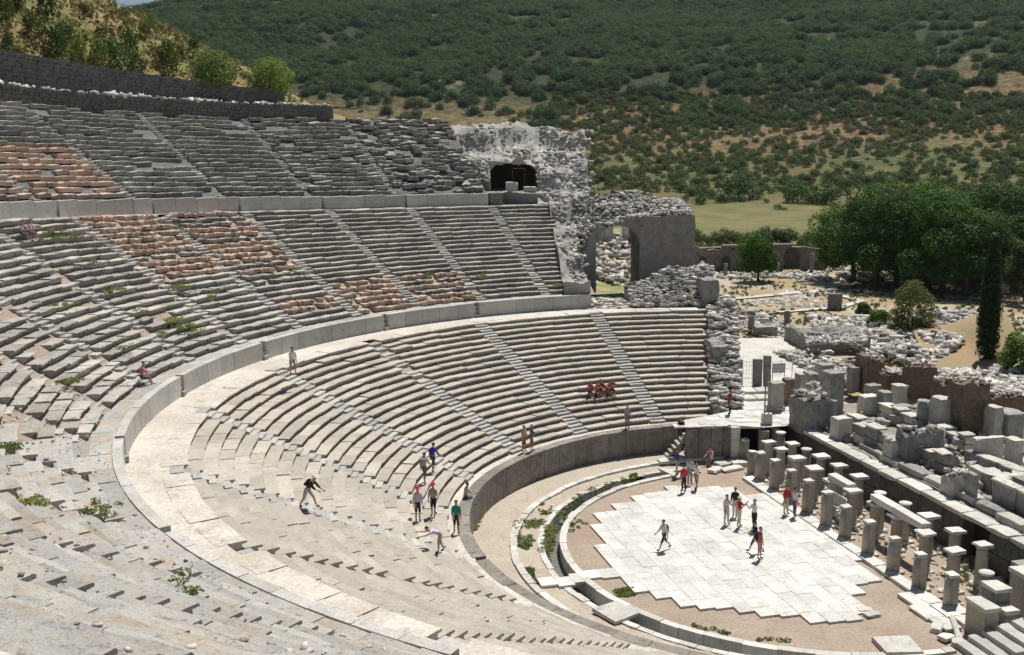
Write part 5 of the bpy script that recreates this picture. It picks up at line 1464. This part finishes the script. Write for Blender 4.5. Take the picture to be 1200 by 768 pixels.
# round-ended platform wall
pl = thing('ruined_wall', 'low curved grey wall with a rubble top beyond the white road', 'wall', tuple(at(980, 410, 2.2)))
P0 = at(941, 413, 2.2); P1 = at(1019, 414, 2.2); U = (P1 - P0)[:2]
rough_solid('core', P0[:2], U, np.array([-.1, 1.0]) * 5.0, 26, 14, lambda x, y: 2.2 + 1.7 + .25 * float(fbm(np.array(x), np.array(y), 2)), lambda a, b: 2.0, M['ruin_grey'], pl, .16, 6, pl.location)
rubble_area([(943, 396), (1016, 394), (1014, 402), (946, 404)], 3.9, 260, (.12, .2, .3))
# sandy slope with a retaining slab behind the cypress
sm, snt, sb_ = nodes_of('bank_earth', .95); pos = snt.nodes.new('ShaderNodeNewGeometry').outputs['Position']
snt.links.new(mix(snt, ramp(snt, noise(snt, .5, 6, .65, pos), .4, .62), (.36, .25, .15), (.30, .26, .17)), sb_.inputs['Base Color']); bump(snt, sb_, noise(snt, 2, 6, .7, pos), .8, .2)
q0 = at(1092, 432, 2.3); q1 = at(1215, 445, 2.3)
V = []; F = []
for i in range(21):
    for j in range(11):
        u, v = i / 20, j / 10; p = q0[:2] + (q1 - q0)[:2] * u + np.array([.25, 1.0]) * 22 * v
        V.append((p[0], p[1], 2.2 + 3.2 * smooth(0, .6, v) * (.25 + .75 * smooth(.3, 1, u)) * (1 - .5 * smooth(.7, 1, v)) + .25 * float(fbm(np.array(p[0] * .5), np.array(p[1] * .5), 3))))
for i in range(20):
    for j in range(10): F.append((i * 11 + j, i * 11 + j + 1, (i + 1) * 11 + j + 1, (i + 1) * 11 + j))
tag(obj('earth_bank', new_mesh('earth_bank', V, F, sm, True)), kind='structure')
# paths of pale gravel
def path_strip(pts, w_, z):
    W = [at(x, y, z) for x, y in pts]; V = []; F = []
    for i, p in enumerate(W):
        d = W[min(i + 1, len(W) - 1)] - W[max(i - 1, 0)]; d = d / np.hypot(d[0], d[1]); n = np.array([-d[1], d[0], 0])
        V += [tuple(p + n * w_ / 2), tuple(p - n * w_ / 2)]
    for i in range(len(W) - 1): F.append((2 * i, 2 * i + 1, 2 * i + 3, 2 * i + 2))
    tag(obj('path', new_mesh('path', V, F, M['walk'])), kind='structure')
path_strip([(832, 352), (880, 348), (930, 343), (985, 338)], 1.4, 2.34)
path_strip([(880, 368), (930, 364), (985, 360), (1010, 352), (975, 344)], 1.1, 2.34)

# ------------------------------------------------------------------ weeds
def weeds(poly, z, n, name='weeds', h=.06, mat='grass', sz=.12):
    W = [at(x, y, z)[:2] for x, y in poly]; cl = []; k = 0
    x0, x1 = min(w[0] for w in W), max(w[0] for w in W); y0, y1 = min(w[1] for w in W), max(w[1] for w in W)
    while len(cl) < n and k < n * 40:
        k += 1; x = random.uniform(x0, x1); y = random.uniform(y0, y1)
        if inside((x, y), W) and float(fbm(np.array(x * .9), np.array(y * .9), 2)) > -.25: cl.append((x, y, z + h * .5, random.uniform(.05, .2)))
    if cl: tag(obj(name, leaf_mesh(name, cl, len(cl) * 40, sz * .42, M[mat], .0, .6)), kind='stuff')
weeds([(603, 640), (604, 612), (634, 590), (655, 580), (646, 600), (622, 640), (616, 645)], 0, 110)
weeds([(632, 646), (640, 618), (660, 596), (672, 592), (654, 612), (648, 645), (640, 652)], -.02, 90)
weeds([(660, 588), (700, 570), (745, 555), (750, 562), (700, 580), (668, 596)], 0, 70)
weeds([(614, 668), (622, 664), (630, 690), (624, 692)], 0, 50)
weeds([(556, 608), (562, 596), (566, 600), (560, 618), (556, 622)], 0, 50)
weeds([(720, 692), (742, 690), (745, 698), (722, 702)], 0, 60)
weeds([(662, 610), (690, 606), (690, 622), (665, 624)], 0, 18)
weeds([(800, 730), (870, 745), (930, 752), (860, 752)], 0, 26)
weeds([(1120, 665), (1148, 668), (1146, 690), (1120, 685)], 0, 40)
for k, (px, py, n) in enumerate(((70, 358, 10), (125, 346, 10), (60, 283, 8), (113, 310, 9), (138, 340, 12), (205, 380, 30), (215, 385, 26), (225, 388, 14), (190, 393, 10), (148, 410, 8), (80, 450, 18), (8, 525, 16), (112, 600, 20), (40, 590, 18), (206, 690, 8), (212, 275, 8), (60, 272, 14), (80, 280, 12), (210, 340, 18), (500, 327, 14), (565, 327, 14), (655, 338, 14), (545, 350, 10), (340, 268, 12), (250, 352, 8), (160, 365, 10))):
    q = seat_at(px, py, 'mid'); cl = [(q[0] + random.gauss(0, .4), q[1] + random.gauss(0, .4), q[2] + .06, random.uniform(.08, .2)) for _ in range(n)]
    o = obj('weeds', leaf_mesh('weed_tuft', cl, n * 34, .05, M['grass'], .2, .7)); tag(o, kind='stuff')

# ------------------------------------------------------------------ visitors
M['skin'] = flat('skin', (.50, .31, .22), .6, .06); M['hair'] = flat('hair_dark', (.03, .022, .018), .7, .2); M['eye'] = flat('eye', (.02, .015, .012), .3)
CLOTH = {}
def cloth(c):
    if c not in CLOTH: CLOTH[c] = flat('cloth', c, .85, .12, 14)
    return CLOTH[c]
def person(loc, face, pose, top, bottom, label, long=False, sleeves=.55, hat=None, hair=(.03, .022, .018), h=1.72, shoes=(.06, .055, .05), pack=None, packlabel=None):
    P = dict(lean=0, head=0, L=(3, 4), Rr=(-3, 4), aL=(4, 8, 12), aR=(2, 9, 10), ph=None); P.update(pose)
    k = h / 1.72; le = rad(P['lean'])
    def legdirs(a, kn):
        a, kn = rad(a), rad(kn); return np.array([0, math.sin(a), -math.cos(a)]), np.array([0, math.sin(a - kn), -math.cos(a - kn)])
    low = max(-(legdirs(*P[s])[0][2] * .44 + legdirs(*P[s])[1][2] * .43) for s in ('L', 'Rr'))
    pz = (low + .13) if P['ph'] is None else P['ph']
    pel = np.array([0, P.get('py', 0.0), pz]); u = np.array([0, math.sin(le), math.cos(le)])
    hl = le * .6 + rad(P['head']); uh = np.array([0, math.sin(hl), math.cos(hl)])
    V = []; E = []; Rd = []; lab = []
    def vt(p, rx, ry, parent=None, tag_='x'):
        V.append(tuple(np.array(p) * k)); Rd.append((rx * k, ry * k)); lab.append(tag_)
        if parent is not None: E.append((parent, len(V) - 1))
        return len(V) - 1
    p0 = vt(pel, .135, .105, None, 'pelvis'); p1 = vt(pel + u * .16, .125, .095, p0, 'torso'); p2 = vt(pel + u * .34, .155, .11, p1, 'torso'); p3 = vt(pel + u * .48, .10, .08, p2, 'torso')
    nk = vt(pel + u * .57, .05, .05, p3, 'neck'); hc = pel + u * .57
    h1 = vt(hc + uh * .09 + np.array([0, .015, 0]), .075, .09, nk, 'head'); h2 = vt(hc + uh * .19, .08, .095, h1, 'head'); h3 = vt(hc + uh * .255, .05, .06, h2, 'head')
    nz = vt(hc + uh * .12 + np.array([0, .125, 0]), .014, .016, h1, 'head')
    for s_ in (-1, 1): vt(hc + uh * .14 + np.array([s_ * .095, -.005, 0]), .014, .02, h2, 'head')
    for s_, key in ((-1, 'aL'), (1, 'aR')):
        a, b, e = [rad(x) for x in P[key]]; sh = pel + u * .45 + np.array([s_ * .17, 0, 0])
        a += le * .25
        d1 = np.array([s_ * math.sin(b), math.sin(a) * math.cos(b), -math.cos(a) * math.cos(b)]); d2 = np.array([s_ * math.sin(b) * .3, math.sin(a + e), -math.cos(a + e)]); d2 /= np.linalg.norm(d2)
        s1 = vt(sh, .06, .06, p3, 'arm'); el = vt(sh + d1 * .29, .042, .042, s1, 'arm'); wr = vt(sh + d1 * .29 + d2 * .25, .028, .03, el, 'fore')
        w = sh + d1 * .29 + d2 * .25; pm = vt(w + d2 * .07, .03, .024, wr, 'hand'); nx = np.cross(d2, np.array([s_, 0, 0])); nx /= np.linalg.norm(nx) + 1e-6
        for f, (off, ln) in enumerate(((-.03, .075), (-.01, .088), (.01, .082), (.028, .062))):
            f1 = vt(w + d2 * .11 + nx * off, .0095, .0095, pm, 'hand'); vt(w + d2 * (.11 + ln) + nx * off * 1.1 + np.array([-s_ * .018, 0, 0]), .0075, .0075, f1, 'hand')
        t1 = vt(w + d2 * .05 - nx * .045, .011, .011, pm, 'hand'); vt(w + d2 * .095 - nx * .062, .009, .009, t1, 'hand')
    for s_, key in ((-1, 'L'), (1, 'Rr')):
        d1, d2 = legdirs(*P[key]); hp = pel + np.array([s_ * .088, 0, -.04])
        a1 = vt(hp, .095, .10, p0, 'thigh'); a15 = vt(hp + d1 * .2, .082, .085, a1, 'thigh'); a2 = vt(hp + d1 * .42, .055, .058, a15, 'knee'); a25 = vt(hp + d1 * .42 + d2 * .15, .052, .058, a2, 'calf'); a3 = vt(hp + d1 * .42 + d2 * .40, .036, .04, a25, 'calf')
        kb = rad(P[key][0] - P[key][1]) * .55; fd = np.array([0, math.cos(kb), math.sin(kb)]) if P['ph'] is None else np.array([0, 1, -.1])
        q = hp + d1 * .42 + d2 * .455; f1 = vt(q + fd * .03, .042, .038, a3, 'foot'); vt(q + fd * .16 + np.array([s_ * .015, 0, -.005]), .04, .028, f1, 'foot')
    me = bpy.data.meshes.new('body'); me.from_pydata(V, E, []); o = bpy.data.objects.new('body', me); COL.objects.link(o)
    md = o.modifiers.new('skin', 'SKIN'); md.use_smooth_shade = True
    for i, sv in enumerate(me.skin_vertices[0].data): sv.radius = Rd[i]; sv.use_root = (i == 0)
    sb = o.modifiers.new('sub', 'SUBSURF'); sb.levels = 1; sb.render_levels = 1
    dg = bpy.context.evaluated_depsgraph_get(); bm_ = bpy.data.meshes.new_from_object(o.evaluated_get(dg)); 
    bpy.data.objects.remove(o); bm_.materials.clear(); bm_.materials.append(M['skin']); bm_.name = 'body'
    n = len(bm_.vertices); C = np.empty(n * 3, np.float32); bm_.vertices.foreach_get('co', C); C = C.reshape(-1, 3)
    Nn = np.empty(n * 3, np.float32); bm_.vertices.foreach_get('normal', Nn); Nn = Nn.reshape(-1, 3)
    VV = np.array(V); idx = np.argmin(((C[:, None] - VV[None]) ** 2).sum(-1), 1); kd = np.array(lab)[idx]
    root = thing('person', label, 'person', tuple(loc), rad(face) - PI / 2, None)
    body = obj('body', bm_, root)
    faces = [tuple(p.vertices) for p in bm_.polygons]
    def garment(name, mask, mat, off):
        F = [f for f in faces if all(mask[i] for i in f)]
        if not F: return
        use = sorted({i for f in F for i in f}); mp = {i: j for j, i in enumerate(use)}
        W = C[use] + Nn[use] * off * k
        obj(name, new_mesh(name, W, [tuple(mp[i] for i in f) for f in F], mat, True), root)
    arm_cut = np.zeros(n, bool)
    for i in np.where(kd == 'arm')[0]: arm_cut[i] = True
    garment('shirt', (kd == 'torso') | (kd == 'pelvis') & (C[:, 2] > pel[2] * k) | arm_cut | ((kd == 'fore') if sleeves > .8 else np.zeros(n, bool)), cloth(top), .018)
    garment('trousers' if long else 'shorts', (kd == 'pelvis') | (kd == 'thigh') | (kd == 'knee') | ((kd == 'calf') if long else np.zeros(n, bool)), cloth(bottom), .014)
    garment('shoes', kd == 'foot', cloth(shoes), .012)
    hd = np.array(hc + uh * .15) * k; rel = C - hd; hm_ = (kd == 'head') & ((rel @ uh > .035 * k) | (rel[:, 1] < -.03 * k) & (rel @ uh > -.05 * k))
    garment('hair', hm_, cloth(hair), .014)
    for s_ in (-1, 1):
        mb = MB(); p = (hc + uh * .145 + np.array([s_ * .032, .095, 0])) * k; mb.lathe([(.004, -.008), (.011, 0), (.004, .008)], tuple(p), 6); mb.build('eye', M['eye'], root)
    mb = MB(); mb.box(tuple((hc + uh * .065 + np.array([0, .098, 0])) * k), (.045, .01, .008)); mb.build('mouth', cloth((.36, .16, .13)), root)
    if hat is not None:
        mb = MB(); p = (hc + uh * .20) * k; mb.lathe([(.105, 0), (.112, .03), (.09, .085), (.03, .11)], tuple(p), 14); mb.lathe([(.11, -.005), (.165, 0), (.165, .012), (.11, .015)], tuple(p + np.array([0, .03, 0])), 14); mb.build('hat', cloth(hat), root, True)
    if pack is not None:
        bk = (pel + u * .30) * k + np.array([0, -.17 * math.cos(le), .17 * math.sin(le)]); R_ = Matrix.Rotation(rad(face) - PI / 2, 4, 'Z') @ Matrix.Rotation(-le, 4, 'X')
        mb = MB(); mb.add(*wbox((.29, .16, .42), (0, 0, 0), .05, .92, .1)); ob = mb.build('backpack', cloth(pack), None, True)
        c = Matrix.Rotation(rad(face) - PI / 2, 4, 'Z') @ Vector(tuple(bk)); ob.matrix_world = Matrix.Translation(Vector(tuple(loc)) + c) @ R_
        tag(ob, packlabel, 'backpack')
    return root
WALK = dict(L=(26, 8), Rr=(-22, 22), aL=(-22, 8, 18), aR=(26, 8, 22), lean=4)
STAND = dict(); CONTRA = dict(L=(6, 4), Rr=(-2, 3), aL=(20, 10, 95), aR=(4, 9, 12)); PHOTO = dict(aL=(38, 14, 105), aR=(38, 14, 105), L=(2, 3), Rr=(-3, 4))
SIT = dict(L=(84, 62), Rr=(80, 66), ph=.13, py=.12, aL=(34, 10, 40), aR=(30, 12, 48), lean=14)
BEND = dict(lean=72, L=(12, 10), Rr=(-4, 18), aL=(52, 10, 12), aR=(60, 10, 10), head=-10)
STEPUP = dict(L=(42, 48), Rr=(-6, 8), lean=12, aL=(-12, 10, 20), aR=(24, 10, 30))
G = .11
def og(px, py, z=G): return at(px, py, z)
W_, BK, RD_, BE, GY, BL_, PK = (.72, .72, .70), (.03, .03, .035), (.48, .05, .06), (.52, .45, .35), (.36, .36, .36), (.06, .07, .30), (.62, .38, .38)
person(og(778, 645), 200, WALK, (.58, .58, .55), (.07, .07, .08), 'lone man in grey shirt walking across the marble paving with a dark backpack', pack=BK, packlabel='dark backpack worn by the lone man walking on the paving')
person(og(851, 615), 300, CONTRA, (.62, .58, .50), (.62, .58, .52), 'person in pale clothes at the left of the group on the paving', True)
person(og(861, 606), 250, STAND, BK, (.50, .46, .42), 'person in a black top standing behind the group on the paving', True)
person(og(866, 618), 330, PHOTO, RD_, (.62, .57, .48), 'person in a red top and white hat with beige trousers', True, hat=W_)
person(og(883.5, 621), 215, PHOTO, W_, BK, 'person in a white shirt and long black trousers facing the camera side', True)
person(og(885, 648), 150, WALK, BK, (.10, .10, .11), 'person in black striding at the front of the paving beside a red one')
person(og(890, 656), 330, STAND, (.40, .10, .12), (.50, .22, .22), 'person in dusky red seen from behind with a black backpack', pack=BK, packlabel='black backpack worn by the person in dusky red')
person(og(921, 603), 300, STAND, RD_, (.62, .56, .46), 'person in a bright red top beside the pillars', True)
person(og(931, 606), 20, STAND, (.62, .55, .60), (.10, .09, .14), 'person in a lilac top and dark trousers beside the pillars', True)
person(og(801, 577), 120, STAND, RD_, BK, 'person in a red top and black trousers at the far corner of the paving', True)
person(og(808, 568), 280, CONTRA, (.50, .48, .46), (.30, .28, .27), 'person in grey at the far corner of the paving', True)
person(og(816, 574), 200, STAND, W_, (.12, .14, .22), 'person in a white top and navy shorts at the far corner of the paving')
person(og(793, 557, .15), 10, STAND, BL_, (.55, .50, .45), 'person in a blue shirt and pale trousers near the short stair', True)
person((*at(834, 537, .45)[:2], .38), 235, SIT, (.50, .30, .30), (.45, .35, .34), 'person sitting on the white bench slab by the brown wall')
person(at(855, 486, 2.5), 200, STAND, (.30, .06, .07), BK, 'person in dark red and black standing on the bright landing', True)
person((*at(799, 503, 2.1)[:2], 2.1), 250, SIT, BK, (.05, .05, .06), 'person in black sitting at the top of the short stair', True)
def on_low(px, py): return seat_at(px, py, 'low')
def inward(q, extra=0): return math.degrees(math.atan2(-q[1], -q[0])) + extra
q = on_low(735, 503); person(q, inward(q), STAND, GY, (.20, .20, .20), 'person in grey standing alone low on the right seats', True)
REDS = ((.30, .06, .07), (.34, .13, .14), (.28, .06, .07), (.40, .20, .20), (.24, .05, .06))
for k, px in enumerate((691.5, 698.5, 704.5, 711, 717)):
    q = on_low(px, 462); r_ = math.hypot(q[0], q[1]); i_ = round((r_ - .1 - R_L0) / T_L); f_ = (R_L0 + i_ * T_L + .16) / r_
    q = np.array([q[0] * f_, q[1] * f_, Z_POD + (i_ + 1) * H_L])
    person(q, inward(q, (-8, 5, 0, 10, -5)[k]), dict(SIT, lean=(10, 22, 6, 30, 14)[k], aL=(34 + 9 * k, 10, 40), aR=(70 - 9 * k, 12, 30 + 8 * k)), REDS[k], (.45, .28, .26) if k % 2 else (.16, .08, .09), ('leftmost', 'second from the left', 'middle one', 'second from the right', 'rightmost')[k] + ' of five red-shirted people sitting in a row on the seats')
q = at(614, 530, Z_POD); person(q, inward(q), STAND, (.52, .42, .26), (.25, .14, .10), 'person in a sand-coloured shirt standing on the edge of the orchestra wall')
q = at(623, 529, Z_POD); person(q, inward(q, 30), CONTRA, (.12, .12, .16), (.34, .10, .10), 'person in a dark shirt and reddish shorts standing on the edge of the orchestra wall')
q = at(343, 440, Z_D1); person(q, inward(q, -40), STEPUP, (.70, .74, .76), (.30, .26, .24), 'person in a white shirt standing on the first walkway by the parapet')
q = on_low(361, 595); person(q, 335, dict(lean=38, L=(40, 20), Rr=(-20, 16), aL=(30, 8, 20), aR=(40, 8, 20)), BK, (.46, .42, .42), 'person with a white cap and black backpack bending while descending the seats', hat=W_, pack=BK, packlabel='black backpack on the bending person in the white cap')
q = on_low(490, 611); person(q, 290, STAND, (.58, .50, .62), BK, 'person in a lilac top and black shorts with a red cap', hat=(.6, .06, .10))
q = on_low(508, 605); person(q, 260, CONTRA, GY, BK, 'person in a grey top and black shorts with a red cap', hat=(.55, .05, .09))
q = on_low(535, 625); person(q, 280, dict(L=(14, 6), Rr=(-10, 10)), (.02, .28, .20), BK, 'person in a green top and black shorts on the lowest seats')
q = on_low(516, 648); person(q, 195, BEND, (.62, .56, .68), (.50, .34, .28), 'person in a pale top bending forward over a seat')
q = on_low(497, 567); person(q, 75, STEPUP, (.42, .40, .35), (.15, .14, .13), 'person with a grey backpack climbing the seats', pack=(.34, .34, .33), packlabel='grey backpack on the person climbing the seats')
q = on_low(507, 554); person(q, 60, STEPUP, (.06, .05, .34), (.07, .07, .10), 'person in a deep blue shirt climbing the seats')
q = on_low(543, 585); person(q, inward(q, 40), SIT, (.48, .48, .48), (.14, .14, .16), 'person in grey sitting on the edge of the lower seats')
def on_mid(px, py, f=.15):
    q = seat_at(px, py, 'mid'); r_ = math.hypot(q[0], q[1]); ph = math.degrees(math.atan2(q[1], q[0])) % 360; i_ = max(0, round((r_ - .2 - R_M0) / T_M)); g = (R_M0 + i_ * T_M + f) / r_
    return np.array([q[0] * g, q[1] * g, Z_P1 + (i_ + 1) * hm(ph)])
q = on_mid(158, 444); person(q, inward(q, 20), SIT, (.50, .22, .22), (.12, .10, .12), 'person in reddish clothes sitting alone on the first row above the parapet')
for k, px in enumerate((26, 34)):
    q = on_mid(px, 277); person(q, inward(q, 15 * k), SIT, ((.45, .40, .38), (.56, .40, .40))[k], (.14, .12, .14), ('left', 'right')[k] + ' one of two people sitting high on the middle seats at the left edge')

# brown core walls joining the brick masses at the back of the stage
for k, (a_, b_, yt, yb, lab) in enumerate(((1036, 1070, 436, 466, 'brown rubble-topped wall joining the two farther brick cores'), (1098, 1124, 446, 486, 'brown rubble-topped wall left of the big red-brown mass'), (1160, 1206, 462, 500, 'dark brown wall behind the pale pier at the right edge'))):
    block(a_, b_, yt, yb, ZS, 1.2, lab, 'brick', 'brick_wall', 'wall', 'rough')
# small stones lying on the block tops
# gravel and chips lying on the near treads
pts = []; szs = []
for _ in range(2600):
    ph = random.uniform(196, 250); r = random.uniform(R_P1 + .6, 49)
    if float(fbm(np.array(r * math.cos(rad(ph)) * .5), np.array(r * math.sin(rad(ph)) * .5), 3)) < .02: continue
    pts.append(pol(r, ph, mid_surface(r, ph) + .01)); szs.append(random.choice((.02, .03, .04, .05, .09)))
tag(obj('gravel', scatter_mesh('gravel', pts, szs, M['rubble'], CHIPS, .3, .35, .6)), kind='stuff')
# dry tufts over the meadow and the precinct
tp = []
for _ in range(5200):
    px = random.uniform(770, 1215); py = random.uniform(236, 400); q = at(px, py, 2.0)
    if q[1] < 44 or q[1] > 128 or float(fbm(np.array(q[0] / 9), np.array(q[1] / 9), 3)) < -.25: continue
    tp.append((q[0], q[1], float(ground_z(q[0], q[1])) - .02))
gn_scrub('dry_tufts', tp, srcs[2], .04, .17)

# ------------------------------------------------------------------ summer haze over the valley
hz = bpy.data.materials.new('air'); hz.use_nodes = True; hn = hz.node_tree; hn.nodes.remove(hn.nodes['Principled BSDF'])
pv_ = hn.nodes.new('ShaderNodeVolumePrincipled'); pv_.inputs['Density'].default_value = 0.000045; pv_.inputs['Color'].default_value = (.78, .88, 1.0, 1); pv_.inputs['Anisotropy'].default_value = .2
hn.links.new(pv_.outputs[0], hn.nodes['Material Output'].inputs['Volume'])
mb = MB(); mb.box((0, 400, 170), (5200, 5200, 348)); tag(mb.build('haze', hz), kind='stuff')
